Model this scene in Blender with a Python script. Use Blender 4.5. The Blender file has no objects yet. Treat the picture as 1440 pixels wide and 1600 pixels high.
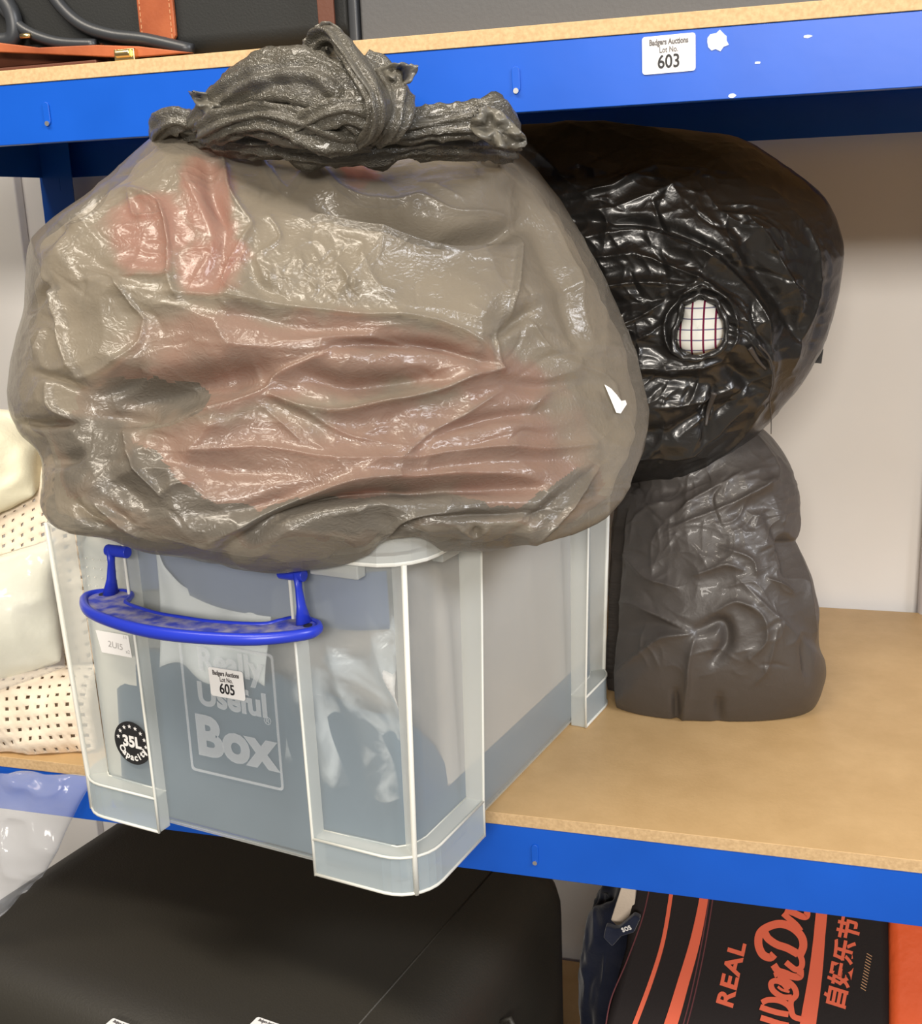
import bpy, bmesh, math, random
import numpy as np
from mathutils import Vector, Matrix
random.seed(4)
C = bpy.context.scene.collection
S = bpy.context.scene

# ------------------------------------------------------------ camera, world, lights, exposure
FPX = 1813.525
CAM = np.array([0.41728, -0.94695, 0.54298])
CF = np.array([-0.28534387, 0.92583766, -0.24779732])
CR = np.array([0.95775782, 0.28509682, -0.03767979])
CU = np.array([-0.03576086, 0.24808151, 0.96807888])
cd = bpy.data.cameras.new('camera'); co = bpy.data.objects.new('camera', cd); C.objects.link(co)
cd.sensor_fit = 'VERTICAL'; cd.sensor_height = 36.0; cd.lens = 36.0 * FPX / 1600
cd.clip_start = 0.02
co.matrix_world = Matrix(((CR[0], CU[0], -CF[0], CAM[0]), (CR[1], CU[1], -CF[1], CAM[1]), (CR[2], CU[2], -CF[2], CAM[2]), (0, 0, 0, 1)))
S.camera = co
W = bpy.data.worlds.new('world'); S.world = W; W.use_nodes = True
W.node_tree.nodes['Background'].inputs[0].default_value = (1.0, 0.93, 0.84, 1)
W.node_tree.nodes['Background'].inputs[1].default_value = 0.15

def area(name, loc, target, sx, sy, power, col):
    l = bpy.data.lights.new(name, 'AREA'); l.shape = 'RECTANGLE'; l.size = sx; l.size_y = sy
    l.energy = power; l.color = col
    o = bpy.data.objects.new(name, l); C.objects.link(o); o.location = loc
    o.rotation_euler = (Vector(target) - Vector(loc)).to_track_quat('-Z', 'Y').to_euler()
    return o
area('ceiling_lamp_near', (-0.35, -0.95, 1.85), (0.0, 0.1, 0.3), 1.5, 0.22, 34, (1.0, 0.90, 0.76))
area('ceiling_lamp_far', (0.9, -3.6, 1.50), (0.1, 0.3, 0.3), 1.6, 0.4, 112, (1.0, 0.93, 0.84))
area('ceiling_lamp_right', (2.0, -1.0, 1.6), (0.4, 0.5, 0.3), 0.9, 0.4, 34, (0.95, 0.96, 1.0))
S.view_settings.view_transform = 'Standard'; S.view_settings.look = 'None'
S.view_settings.gamma = 1.0; S.view_settings.use_curve_mapping = False
S.view_settings.exposure = 0.10

# ------------------------------------------------------------ geometry of the view (used to lay surfaces out at their own distance)
def ray(x, y):
    return CAM, CF + CR * (x - 720) / FPX - CU * (y - 800) / FPX
def on_plane(x, y, P, n):
    o, d = ray(x, y); P = np.asarray(P, float); n = np.asarray(n, float)
    return o + d * (((P - o) @ n) / (d @ n))
def on_y(x, y, Y): return on_plane(x, y, (0, Y, 0), (0, 1, 0))
def on_z(x, y, Z): return on_plane(x, y, (0, 0, Z), (0, 0, 1))
def project(P):
    d = P - CAM; z = d @ CF
    return np.stack([720 + FPX * (d @ CR) / z, 800 - FPX * (d @ CU) / z], -1)

# ------------------------------------------------------------ helpers
def new_mesh(name, V, Fc, mat=None, smooth=False):
    me = bpy.data.meshes.new(name)
    me.from_pydata([tuple(map(float, v)) for v in V], [], [tuple(map(int, f)) for f in Fc])
    me.update()
    if smooth: me.polygons.foreach_set('use_smooth', [True] * len(me.polygons))
    if mat: me.materials.append(mat)
    return me
def big_mesh(name, V, Q, mat, smooth=True):
    me = bpy.data.meshes.new(name)
    me.vertices.add(len(V)); me.vertices.foreach_set('co', V.astype(np.float32).ravel())
    k = Q.shape[1]
    me.loops.add(Q.size); me.loops.foreach_set('vertex_index', Q.astype(np.int32).ravel())
    me.polygons.add(len(Q))
    me.polygons.foreach_set('loop_start', np.arange(0, Q.size, k, dtype=np.int32))
    try: me.polygons.foreach_set('loop_total', np.full(len(Q), k, dtype=np.int32))
    except Exception: pass
    me.update(calc_edges=True); me.validate()
    me.polygons.foreach_set('use_smooth', [smooth] * len(me.polygons))
    if mat: me.materials.append(mat)
    return me
def link(name, me, parent=None, loc=None, rotz=0):
    o = bpy.data.objects.new(name, me); C.objects.link(o)
    if loc is not None: o.location = loc
    if rotz: o.rotation_euler = (0, 0, rotz)
    if parent: o.parent = parent
    return o
def tag(o, label, cat, group=None, kind=None):
    if label: o['label'] = label
    if cat: o['category'] = cat
    if group: o['group'] = group
    if kind: o['kind'] = kind
    return o
def empty(name, loc, label, cat, rotz=0, group=None):
    o = link(name, None, None, loc, rotz); o.empty_display_size = 0.05
    return tag(o, label, cat, group)
def structure(o): o['kind'] = 'structure'; return o

class MB:
    """collects primitive pieces; build() links ONE mesh object"""
    def __init__(s): s.V = []; s.F = []
    def add(s, V, F):
        n = len(s.V); s.V += [tuple(v) for v in V]; s.F += [tuple(i + n for i in f) for f in F]
    def box(s, x0, x1, y0, y1, z0, z1):
        s.add([(x0,y0,z0),(x1,y0,z0),(x1,y1,z0),(x0,y1,z0),(x0,y0,z1),(x1,y0,z1),(x1,y1,z1),(x0,y1,z1)],
              [(0,3,2,1),(4,5,6,7),(0,1,5,4),(1,2,6,5),(2,3,7,6),(3,0,4,7)])
    def slab(s, pts, off):
        """pts: polygon in 3D; off: extrusion vector"""
        n = len(pts); o = np.asarray(off)
        s.add([tuple(p) for p in pts] + [tuple(np.asarray(p) + o) for p in pts],
              [tuple(range(n))[::-1], tuple(range(n, 2*n))] + [(i, (i+1) % n, n + (i+1) % n, n + i) for i in range(n)])
    def tube(s, path, rad, k=12, flat=1.0, up=(0,0,1), cap=True, pleat=0, pamp=0.0, twist=0.0):
        path = np.asarray(path, float); n = len(path)
        rad = np.full(n, rad) if np.isscalar(rad) else np.asarray(rad, float)
        T = np.gradient(path, axis=0); T /= np.linalg.norm(T, axis=1)[:, None]
        up = np.asarray(up, float); V = []
        N0 = np.cross(T[0], up); N0 /= np.linalg.norm(N0)
        for i in range(n):
            N0 = N0 - T[i] * (N0 @ T[i]); N0 /= np.linalg.norm(N0); B = np.cross(T[i], N0)
            for j in range(k):
                a = 2 * math.pi * j / k
                r = rad[i] * (1 + pamp * math.sin(pleat * a + twist * i + 1.3 * math.sin(a * 2 + i * .13)))
                V.append(path[i] + N0 * math.cos(a) * r + B * math.sin(a) * r * flat)
        F = [(i*k + j, i*k + (j+1) % k, (i+1)*k + (j+1) % k, (i+1)*k + j) for i in range(n-1) for j in range(k)]
        if cap: F += [tuple(range(k))[::-1], tuple(range((n-1)*k, n*k))]
        s.add(V, F)
    def build(s, name, mat, parent=None, smooth=False, loc=None, bevel=0, rotz=0, sub=0):
        me = new_mesh(name, s.V, s.F, mat, smooth); o = link(name, me, parent, loc, rotz)
        bm = bmesh.new(); bm.from_mesh(me); bmesh.ops.recalc_face_normals(bm, faces=bm.faces); bm.to_mesh(me); bm.free()
        if bevel:
            m = o.modifiers.new('bevel', 'BEVEL'); m.width = bevel; m.segments = 2; m.limit_method = 'ANGLE'
            me.polygons.foreach_set('use_smooth', [True] * len(me.polygons))
            wn = o.modifiers.new('wn', 'WEIGHTED_NORMAL')
        if sub:
            m = o.modifiers.new('sub', 'SUBSURF'); m.levels = sub; m.render_levels = sub
        return o

def spline(pts, n):
    """Catmull-Rom through pts, n samples"""
    P = np.asarray(pts, float); P = np.vstack([2*P[0]-P[1], P, 2*P[-1]-P[-2]])
    out = []
    m = len(P) - 3
    for t in np.linspace(0, m - 1e-6, n):
        i = int(t); u = t - i; a, b, c, d = P[i:i+4]
        out.append(0.5*((2*b) + (-a+c)*u + (2*a-5*b+4*c-d)*u*u + (-a+3*b-3*c+d)*u**3))
    return np.array(out)
def rrect(hx, hy, r, k=6):
    pts = []
    for cx, cy, a0 in ((hx-r, hy-r, 0), (-hx+r, hy-r, 90), (-hx+r, -hy+r, 180), (hx-r, -hy+r, 270)):
        for j in range(k+1):
            a = math.radians(a0 + 90*j/k); pts.append((cx + r*math.cos(a), cy + r*math.sin(a)))
    return pts

# numpy noise
def _h(i, j, k, s):
    n = (i*374761393 + j*668265263 + k*1274126177 + s*974634777) & 0xFFFFFFFF
    n = ((n ^ (n >> 13)) * 1103515245) & 0xFFFFFFFF
    n = ((n ^ (n >> 16)) * 2246822519) & 0xFFFFFFFF
    return ((n ^ (n >> 15)) & 0xFFFFFF) / float(0xFFFFFF) * 2 - 1
def vnoise(P, s=0):
    P = np.asarray(P); I = np.floor(P).astype(np.int64); f = P - I; f = f*f*f*(f*(f*6-15)+10); r = 0
    for a in (0, 1):
        wa = f[:, 0] if a else 1 - f[:, 0]
        for b in (0, 1):
            wb = f[:, 1] if b else 1 - f[:, 1]
            for c in (0, 1):
                wc = f[:, 2] if c else 1 - f[:, 2]
                r = r + wa*wb*wc*_h(I[:, 0]+a, I[:, 1]+b, I[:, 2]+c, s)
    return r
def ridged(P, s=0): return 1 - np.abs(vnoise(P, s))*2
def crumple(P, npts, cell, slope, seed, curv=0.5):
    """film-like facets with sharp creases: lower envelope of randomly tilted planes around scattered points"""
    rs = np.random.RandomState(seed); lo = P.min(0); hi = P.max(0)
    npts = min(npts, 1300)
    Q = lo + rs.rand(npts, P.shape[1]) * (hi - lo); G = rs.randn(npts, P.shape[1]) * slope
    out = np.empty(len(P), np.float32); P = P.astype(np.float32); Q = Q.astype(np.float32); G = G.astype(np.float32)
    qq = (Q*Q).sum(1); gq = (G*Q).sum(1)
    for a in range(0, len(P), 40000):
        p = P[a:a+40000]
        h = (p @ (G - 2*curv*Q/cell*-1*-1).T) - gq + curv*((p*p).sum(1)[:, None] + qq)/cell
        out[a:a+40000] = h.min(1)
    return out - out.mean()

# ------------------------------------------------------------ materials
def mat(name, col, rough=0.5, spec=0.5, metal=0.0, coat=0.0, sheen=0.0, subs=0):
    m = bpy.data.materials.new(name); m.use_nodes = True; b = m.node_tree.nodes['Principled BSDF']
    b.inputs['Base Color'].default_value = (*col, 1); b.inputs['Roughness'].default_value = rough
    b.inputs['Specular IOR Level'].default_value = spec; b.inputs['Metallic'].default_value = metal
    b.inputs['Coat Weight'].default_value = coat; b.inputs['Sheen Weight'].default_value = sheen
    return m
def nd(m, t, **kw):
    n = m.node_tree.nodes.new(t)
    for k, v in kw.items():
        if hasattr(n, k): setattr(n, k, v)
        else: n.inputs[k.replace('_', ' ')].default_value = v
    return n
def coords(m, scale=(1, 1, 1)):
    tc = nd(m, 'ShaderNodeTexCoord'); mp = nd(m, 'ShaderNodeMapping'); mp.inputs['Scale'].default_value = scale
    m.node_tree.links.new(tc.outputs['Object'], mp.inputs[0]); return mp.outputs[0]
def bsdf(m): return m.node_tree.nodes['Principled BSDF']
def color_noise(m, c1, c2, scale=10, detail=4, stretch=(1,1,1), lo=.35, hi=.65, rough=.5):
    L = m.node_tree.links; n = nd(m, 'ShaderNodeTexNoise', Scale=scale, Detail=detail, Roughness=rough); L.new(coords(m, stretch), n.inputs['Vector'])
    r = nd(m, 'ShaderNodeValToRGB'); r.color_ramp.elements[0].position = lo; r.color_ramp.elements[1].position = hi
    r.color_ramp.elements[0].color = (*c1, 1); r.color_ramp.elements[1].color = (*c2, 1)
    L.new(n.outputs['Fac'], r.inputs[0]); L.new(r.outputs[0], bsdf(m).inputs['Base Color']); return r
def bump(m, scale=30, dist=0.001, strength=.5, kind='noise', stretch=(1,1,1), detail=4, prev=None):
    L = m.node_tree.links; v = coords(m, stretch)
    if kind == 'noise': n = nd(m, 'ShaderNodeTexNoise', Scale=scale, Detail=detail); out = n.outputs['Fac']
    elif kind == 'ridge':
        n = nd(m, 'ShaderNodeTexNoise', Scale=scale, Detail=detail, Distortion=.6)
        a = nd(m, 'ShaderNodeMath', operation='SUBTRACT'); a.inputs[1].default_value = .5
        b = nd(m, 'ShaderNodeMath', operation='ABSOLUTE'); L.new(n.outputs['Fac'], a.inputs[0]); L.new(a.outputs[0], b.inputs[0]); out = b.outputs[0]
    else:
        w = nd(m, 'ShaderNodeTexNoise', Scale=scale*.6, Detail=2); L.new(v, w.inputs['Vector'])
        mx = nd(m, 'ShaderNodeMixRGB'); mx.inputs[0].default_value = .12; L.new(v, mx.inputs[1]); L.new(w.outputs['Color'], mx.inputs[2]); v = mx.outputs[0]
        n = nd(m, 'ShaderNodeTexVoronoi', feature='DISTANCE_TO_EDGE', Scale=scale); out = n.outputs['Distance']
    L.new(v, n.inputs['Vector'])
    bp = nd(m, 'ShaderNodeBump', Strength=strength, Distance=dist); L.new(out, bp.inputs['Height'])
    if prev: L.new(prev.outputs[0], bp.inputs['Normal'])
    L.new(bp.outputs[0], bsdf(m).inputs['Normal']); return bp
def see_through(m, opacity, tint=(1,1,1), facing=0.0, translucent=0.0):
    """film / frosted plastic: part of the light passes straight through (longer path at grazing angles)"""
    t = m.node_tree; L = t.links; b = bsdf(m); out = t.nodes['Material Output']
    tr = nd(m, 'ShaderNodeBsdfTransparent'); tr.inputs[0].default_value = (*tint, 1)
    mx = nd(m, 'ShaderNodeMixShader'); mx.inputs[0].default_value = opacity
    src = b.outputs[0]
    if translucent:
        tl = nd(m, 'ShaderNodeBsdfTranslucent'); tl.inputs[0].default_value = b.inputs['Base Color'].default_value
        m2 = nd(m, 'ShaderNodeMixShader'); m2.inputs[0].default_value = translucent
        L.new(src, m2.inputs[1]); L.new(tl.outputs[0], m2.inputs[2]); src = m2.outputs[0]
    if facing:
        lw = nd(m, 'ShaderNodeLayerWeight', Blend=.5); ma = nd(m, 'ShaderNodeMath', operation='MULTIPLY_ADD', use_clamp=True)
        ma.inputs[1].default_value = facing; ma.inputs[2].default_value = opacity
        pw = nd(m, 'ShaderNodeMath', operation='POWER'); pw.inputs[1].default_value = 3
        L.new(lw.outputs['Facing'], pw.inputs[0]); L.new(pw.outputs[0], ma.inputs[0]); L.new(ma.outputs[0], mx.inputs[0])
    L.new(tr.outputs[0], mx.inputs[1]); L.new(src, mx.inputs[2]); L.new(mx.outputs[0], out.inputs[0])

M = {}
M['wall'] = mat('painted_wall', (.72, .69, .66), .8, .2); color_noise(M['wall'], (.78, .76, .735), (.83, .81, .785), 3, 3); bump(M['wall'], 60, .0006, .4)
M['trim'] = mat('trim_paint', (.60, .57, .58), .6)
M['floor'] = mat('concrete_floor', (.25, .23, .2), .7); color_noise(M['floor'], (.2, .18, .16), (.32, .29, .25), 6)
m = M['wood'] = mat('hardboard', (.55, .36, .17), .42, .4)
rp = color_noise(m, (.50, .325, .15), (.63, .43, .215), 14, 8, (1, 1, 1), .25, .75, .7); bump(m, 260, .0005, .35)
m = M['chip'] = mat('board_edge', (.55, .38, .2), .85, .2); color_noise(m, (.50, .34, .18), (.60, .42, .23), 320, 5); bump(m, 300, .0006, .5)
m = M['blue'] = mat('blue_steel', (.002, .085, .50), .38, .4, 0, .1); color_noise(m, (.002, .078, .47), (.004, .092, .54), 8, 3); bump(m, 40, .0004, .25)
M['scuff'] = mat('paint_scuff', (.55, .62, .85), .6)
M['steel'] = mat('bare_steel', (.6, .6, .6), .35, .5, .9)
M['paper'] = mat('sticker_paper', (.86, .85, .84), .55); M['ink'] = mat('black_ink', (.015, .015, .017), .6); M['faint'] = mat('grey_ink', (.13, .12, .12), .6)
M['pencil'] = mat('pencil_mark', (.45, .44, .43), .6)
# frosted polypropylene
m = M['pp'] = mat('frosted_plastic', (.66, .73, .77), .30, .5); bump(m, 90, .0004, .2); see_through(m, .36, (.93, .96, .975), .5, .25)
m = M['ppflange'] = mat('frosted_flange', (.84, .86, .83), .32, .5); see_through(m, .42, (.97, .98, .98), .35, .3)
m = M['ppedge'] = mat('frosted_plastic_edge', (.90, .90, .84), .35, .5); see_through(m, .86, (1, 1, 1), 0, .2)
m = M['emboss'] = mat('etched_lettering', (.86, .90, .93), .5, .3); see_through(m, .22, (1, 1, 1))
m = M['handle'] = mat('blue_plastic', (.018, .04, .50), .33, .5); bump(m, 120, .0003, .2)
m = M['dust'] = mat('dusty_blue_plastic', (.16, .17, .42), .8, .2); color_noise(m, (.05, .07, .45), (.30, .29, .42), 60, 5, (1, 1, 1), .4, .6)
# bag films
m = M['greyfilm'] = mat('grey_bag_film', (.235, .212, .176), .27, .65, 0, .3)
b1 = bump(m, 45, .0014, .35, 'ridge', (1, 1, 1), 4); b2 = bump(m, 150, .0007, .40, 'ridge', (1, 1, 1.2), 3, b1); bump(m, 75, .0022, .30, 'vor', (1, 1, 1.3), 3, b2); see_through(m, .57, (.88, .83, .75), .2, .15)
m = M['knotfilm'] = mat('bunched_bag_film', (.10, .092, .074), .30, .65, 0, .3); b1 = bump(m, 60, .0018, .5, 'ridge', (1, 1, 1), 4); b2 = bump(m, 190, .0012, .6, 'ridge', (1, 1, 1), 3, b1); bump(m, 110, .0030, .5, 'vor', (1, 1, 1.3), 3, b2); see_through(m, .86, (.7, .68, .6))
m = M['blackfilm'] = mat('black_bag_film', (.016, .015, .0142), .33, .6, 0, .25)
b1 = bump(m, 40, .0022, .45, 'ridge', (1, 1, 1), 3); bump(m, 150, .0009, .45, 'ridge', (1, 1, 1), 3, b1)
m = M['matblackfilm'] = mat('soft_black_bag_film', (.060, .052, .047), .48, .5, 0, .1)
b1 = bump(m, 40, .0020, .40, 'ridge', (1, 1, 1), 3); bump(m, 150, .0008, .4, 'ridge', (1, 1, 1), 3, b1)
def cloth(name, c1, c2, sc=25): m = mat(name, c1, .95, .1, 0, 0, .3); color_noise(m, c1, c2, sc, 4); bump(m, 220, .0008, .6); return m
M['pink'] = cloth('pink_cloth', (.62, .16, .13), (.80, .25, .20), 12)
M['rose'] = cloth('dusty_pink_cloth', (.50, .19, .15), (.66, .28, .22), 12)
M['pale'] = cloth('pale_cloth', (.44, .40, .33), (.50, .455, .38), 12)
M['slate'] = cloth('slate_cloth', (.075, .125, .175), (.11, .165, .22), 14)
M['beige'] = cloth('beige_cloth', (.62, .52, .42), (.75, .64, .53), 10)
M['tissue'] = cloth('white_paper', (.86, .84, .80), (.93, .92, .88), 10)
M['navy'] = cloth('navy_cloth', (.012, .016, .035), (.03, .035, .06), 20)
m = M['clear'] = mat('clear_film', (.9, .92, .95), .12, .8, 0, .6); b1 = bump(m, 26, .005, .7, 'ridge', (1, 1, 1), 3); see_through(m, .13, (.97, .98, 1), .4)
M['cream'] = cloth('cream_yarn', (.78, .66, .52), (.88, .77, .63), 30)
M['ivory'] = cloth('ivory_cloth', (.86, .82, .62), (.94, .91, .72), 8)
m = M['leatherette'] = mat('black_leatherette', (.030, .027, .021), .52, .55); bump(m, 420, .0006, .5)
m = M['casebl'] = mat('black_case_cover', (.012, .013, .013), .65, .4); bump(m, 500, .0005, .5)
m = M['leather'] = mat('tan_leather', (.33, .085, .028), .5, .4); color_noise(m, (.26, .06, .02), (.40, .11, .04), 25); bump(m, 300, .0004, .4)
m = M['darkleather'] = mat('brown_leather', (.10, .032, .016), .55, .4); bump(m, 300, .0004, .4)
M['stitch'] = mat('pale_stitching', (.55, .30, .15), .7)
M['brass'] = mat('brass', (.80, .60, .28), .3, .5, 1.0)
m = M['greypanel'] = mat('grey_panel', (.085, .085, .087), .55, .4); bump(m, 350, .0004, .5, 'noise', (1, .05, 1))
M['tubeblack'] = mat('grey_black_piping', (.03, .033, .038), .4)
m = M['holdall'] = mat('black_canvas', (.014, .010, .010), .8, .3); bump(m, 500, .0006, .5)
M['orange'] = mat('orange_print', (.72, .13, .065), .7, .3)
m = M['orangecloth'] = mat('orange_cloth', (.80, .12, .03), .6, .3); bump(m, 20, .01, .5)
M['maroon'] = mat('maroon_piping', (.10, .015, .02), .7)

# ============================================================ THE SETTING
BY, BT, BH, ZU, DEPTH = 0.0, 0.0124, 0.0513, 0.6839, 0.6456
WY = 0.665
def sbox(name, b, m, bevel=0):
    mb = MB(); mb.box(*b); o = mb.build(name, m, bevel=bevel); return structure(o)
sbox('floor', (-3, 3.2, -5, WY, -1.16, -1.12), M['floor'])
sbox('wall_back', (-3, 3.2, WY, WY + .1, -1.12, 2.2), M['wall'])
# pilaster at the right and door lining at the left
sbox('trim_1', (.565, 3.0, WY - .03, WY - .0005, -1.12, 2.1), M['trim'], .012)
sbox('trim_2', (-1.6, -.775, WY - .02, WY - .0005, -1.12, 2.1), M['wall'], .003)

# ------------------------------------------------------------ the shelving rack
XL, XR = -.70, 1.25
rack = empty('shelving_rack', (XL, 0, -1.12), 'bright blue steel shelving rack with three hardboard decks against the white wall', 'shelving')
def rp_(o): o.parent = rack; o.matrix_parent_inverse = Matrix.Translation((-XL, 0, 1.12)); return o
for x in (XL, XR - .055):
    for y in (.0015, DEPTH - .04):
        mb = MB(); y1 = y + .038
        mb.box(x, x + .055, y, y + .002, -1.12, 1.2); mb.box(x, x + .002, y + .002, y1, -1.12, 1.2)
        for k in range(46):
            z = -1.1 + k*.05
            mb.box(x + .020, x + .034, y - .0004, y, z, z + .018)
        rp_(mb.build('upright', M['blue']))
Z3 = -.62
for zt in (0.0, ZU, Z3):
    z1 = zt - BT; z0 = z1 - BH
    fb = MB(); fb.box(XL, XR, BY - .0, BY + .0015, z0, z1); fb.box(XL, XR, .0015, .012, z0, z0 + .0015); fb.box(XL, XR, .0015, .03, z1 - .0015, z1)
    front = rp_(fb.build('front_beam', M['blue'], bevel=.0006))
    rb = MB(); rb.box(XL, XR, DEPTH - .003, DEPTH - .0015, z0, z1); rb.box(XL, XR, DEPTH - .02, DEPTH - .003, z1 - .0015, z1)
    rp_(rb.build('rear_beam', M['blue']))
    for x in (XL + .003, XR - .006, ):
        sb = MB(); sb.box(x, x + .0015, .003, DEPTH - .004, z0, z1); rp_(sb.build('side_beam', M['blue']))
    bd = MB(); bd.box(XL, XR, -.001, DEPTH, z1 + .0002, zt)
    o = bd.build('deck_board', M['wood'], bevel=.0006); o.data.materials.append(M['chip'])
    for pl in o.data.polygons:
        if abs(pl.normal.y) > .9: pl.material_index = 1
    rp_(o)
    if zt == Z3: continue
    for x in (-.248, .185, .62):
        zc = (z0 + z1)/2 - .001
        mb = MB(); pts = []
        for j in range(16):
            a = 2*math.pi*j/16; pts.append((x + .0034*math.cos(a), -.0003, zc + (.0065 if math.sin(a) > 0 else -.0065) + .0034*math.sin(a)))
        mb.slab(pts, (0, -.0012, 0))
        rp_(mb.build('rivet_slot', M['blue'], smooth=False, bevel=.0005))
        mb = MB(); mb.tube([(x, -.0018, zc - .0085), (x, -.0026, zc - .0085)], .0022, 10, up=(1, 0, 0)); rp_(mb.build('rivet_head', M['steel']))
# scuffs and old label residue on the upper front beam
rs = random.Random(7)
def blob_flat(cx, cz, r, y, seed, n=14, sx=1, sz=1):
    q = random.Random(seed); return [(cx + sx*r*(.7+.5*q.random())*math.cos(2*math.pi*j/n), y, cz + sz*r*(.7+.5*q.random())*math.sin(2*math.pi*j/n)) for j in range(n)]
mb = MB(); mb.slab(blob_flat(.341, .6615, .0078, -.0002, 3, sx=1.0, sz=.95), (0, -.0004, 0)); rp_(mb.build('label_residue', M['scuff']))
mb = MB()
for k in range(2):
    x = .36 + .14*rs.random(); z = ZU - BT - BH*(.1 + .8*rs.random()); mb.slab(blob_flat(x, z, .0012 + .0012*rs.random(), -.0001, k, 8, 1.6, .6), (0, -.0002, 0))
for x, z in ((.352, .6225),):
    mb.slab(blob_flat(x, z, .0022, -.0001, int(x*999), 9, 1.3, .8), (0, -.0002, 0))
o = mb.build('paint_scuffs', M['scuff']); o['kind'] = 'stuff'; rp_(o)

# ------------------------------------------------------------ text
def text_mesh(body, size, ext=.00015, bold=0.0, shear=0.0, align='CENTER', spacing=1.0):
    cu = bpy.data.curves.new('t', 'FONT'); cu.body = body; cu.size = size; cu.extrude = ext; cu.align_x = align
    cu.offset = bold; cu.shear = shear; cu.space_character = spacing; cu.resolution_u = 4
    o = bpy.data.objects.new('t', cu); C.objects.link(o)
    dg = bpy.context.evaluated_depsgraph_get(); me = bpy.data.meshes.new_from_object(o.evaluated_get(dg))
    bpy.data.objects.remove(o); bpy.data.curves.remove(cu)
    V = np.array([v.co[:] for v in me.vertices]); Fc = [tuple(p.vertices) for p in me.polygons]; bpy.data.meshes.remove(me)
    return V, Fc
def text_on(parent, name, mat_, items, org, eu, ev, nrm=None):
    """items: (body, size, u, v, bold[, rot, sx, shear, spacing]) laid on the plane org + u*eu + v*ev"""
    org = np.asarray(org, float); eu = np.asarray(eu, float); ev = np.asarray(ev, float)
    n = np.cross(eu, ev); mb = MB()
    for it in items:
        body, size, u, v, bold = it[:5]; rot = it[5] if len(it) > 5 else 0; sx = it[6] if len(it) > 6 else 1; sh = it[7] if len(it) > 7 else 0; sp = it[8] if len(it) > 8 else 1
        V, Fc = text_mesh(body, size, .00012, bold, sh, spacing=sp)
        if not len(V): continue
        c, s = math.cos(rot), math.sin(rot); x = V[:, 0]*sx; y = V[:, 1]
        X = u + c*x - s*y; Y = v + s*x + c*y
        mb.add(org + X[:, None]*eu + Y[:, None]*ev + (V[:, 2] + .00012)[:, None]*n, Fc)
    me = new_mesh(name, mb.V, mb.F, mat_); return link(name, me, parent)
def lot_sticker(parent, org, eu, ev, number, w=.040, h=.027, curl=0.0, fadd=0.0):
    org = np.asarray(org, float); eu = np.asarray(eu, float); ev = np.asarray(ev, float); n = np.cross(eu, ev)
    pts = rrect(w/2, h/2, .0022, 4); mb = MB()
    mb.slab([org + x*eu + y*ev for x, y in pts], n*.0004)
    st = mb.build('lot_sticker', M['paper'], parent)
    o2 = org + n*.0005
    text_on(st, 'lot_lettering', M['faint'], [('Badgers Auctions', h*.22, 0, h*.26, .0002, 0, .70), ('Lot No.', h*.22, 0, h*.05, .0001, 0, .75)], o2, eu, ev)
    text_on(st, 'lot_number', M['ink'], [(number, h*.50, 0, -h*.36, .00025, 0, .85)], o2, eu, ev)
    return st
def flat_thing_fix(st, label): st['label'] = label; return st
e0 = link('lot_sticker_holder', None)
bpy.data.objects.remove(e0)
st = lot_sticker(None, (.3045, -.0006, .6553), (1, 0, .015), (-.015, 0, 1), '603'); st.parent = rack; st.matrix_parent_inverse = Matrix.Translation((-XL, 0, 1.12)); st['label'] = 'white lot sticker printed 603'

# ============================================================ BAGS: closed film skins inflated to their bulk, then folded and crumpled
def cube_sphere(N, front_bias=0.0):
    g = np.tan(np.linspace(-math.pi/4, math.pi/4, N)); A, B = np.meshgrid(g, g, indexing='ij'); A = A.ravel(); B = B.ravel(); O = np.ones_like(A)
    Ds = [np.stack(v, 1) for v in ((A, B, O), (B, A, -O), (O, A, B), (-O, B, A), (B, O, A), (A, -O, B))]
    D = np.vstack(Ds); D /= np.linalg.norm(D, axis=1)[:, None]
    i, j = np.meshgrid(np.arange(N-1), np.arange(N-1), indexing='ij'); q = (i*N + j).ravel()
    Q = np.stack([q, q+N, q+N+1, q+1], 1); Q = np.vstack([Q + k*N*N for k in range(6)])
    key = np.round(D*2e4).astype(np.int64); key = key[:, 0]*(10**10) + key[:, 1]*(10**5) + key[:, 2]
    _, first, inv = np.unique(key, return_index=True, return_inverse=True)
    D = D[first]; ph = np.arccos(np.clip(D[:, 2], -1, 1)); ph2 = ph - front_bias*np.sin(ph); k = np.sin(ph2)/np.maximum(np.sin(ph), 1e-9)
    D = np.stack([D[:, 0]*k, D[:, 1]*k, np.cos(ph2)], 1)     # more faces where the photo looks
    return D, inv[Q]
def random_folds(seed, n, box, ang, spread, amp, ln, w):
    q = random.Random(seed); out = []
    for _ in range(n):
        x, y = q.uniform(box[0], box[2]), q.uniform(box[1], box[3]); a = ang + q.gauss(0, spread); L = q.uniform(*ln); b = q.gauss(0, .18)*L
        dx, dy = math.cos(a)*L/2, math.sin(a)*L/2
        out.append((q.choice('rrrv'), [(x-dx, y-dy), (x - dy/L*b*2, y + dx/L*b*2), (x+dx, y+dy)], q.uniform(*amp), q.uniform(*w)))
    return out
def normals(V, Q):
    a = V[Q[:, 2]] - V[Q[:, 0]]; b = V[Q[:, 3]] - V[Q[:, 1]]; n = np.cross(a, b); N = np.zeros_like(V)
    for k in range(4):
        for c in range(3): N[:, c] += np.bincount(Q[:, k], n[:, c], len(V))
    return N / np.maximum(np.linalg.norm(N, axis=1), 1e-12)[:, None]
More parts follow.
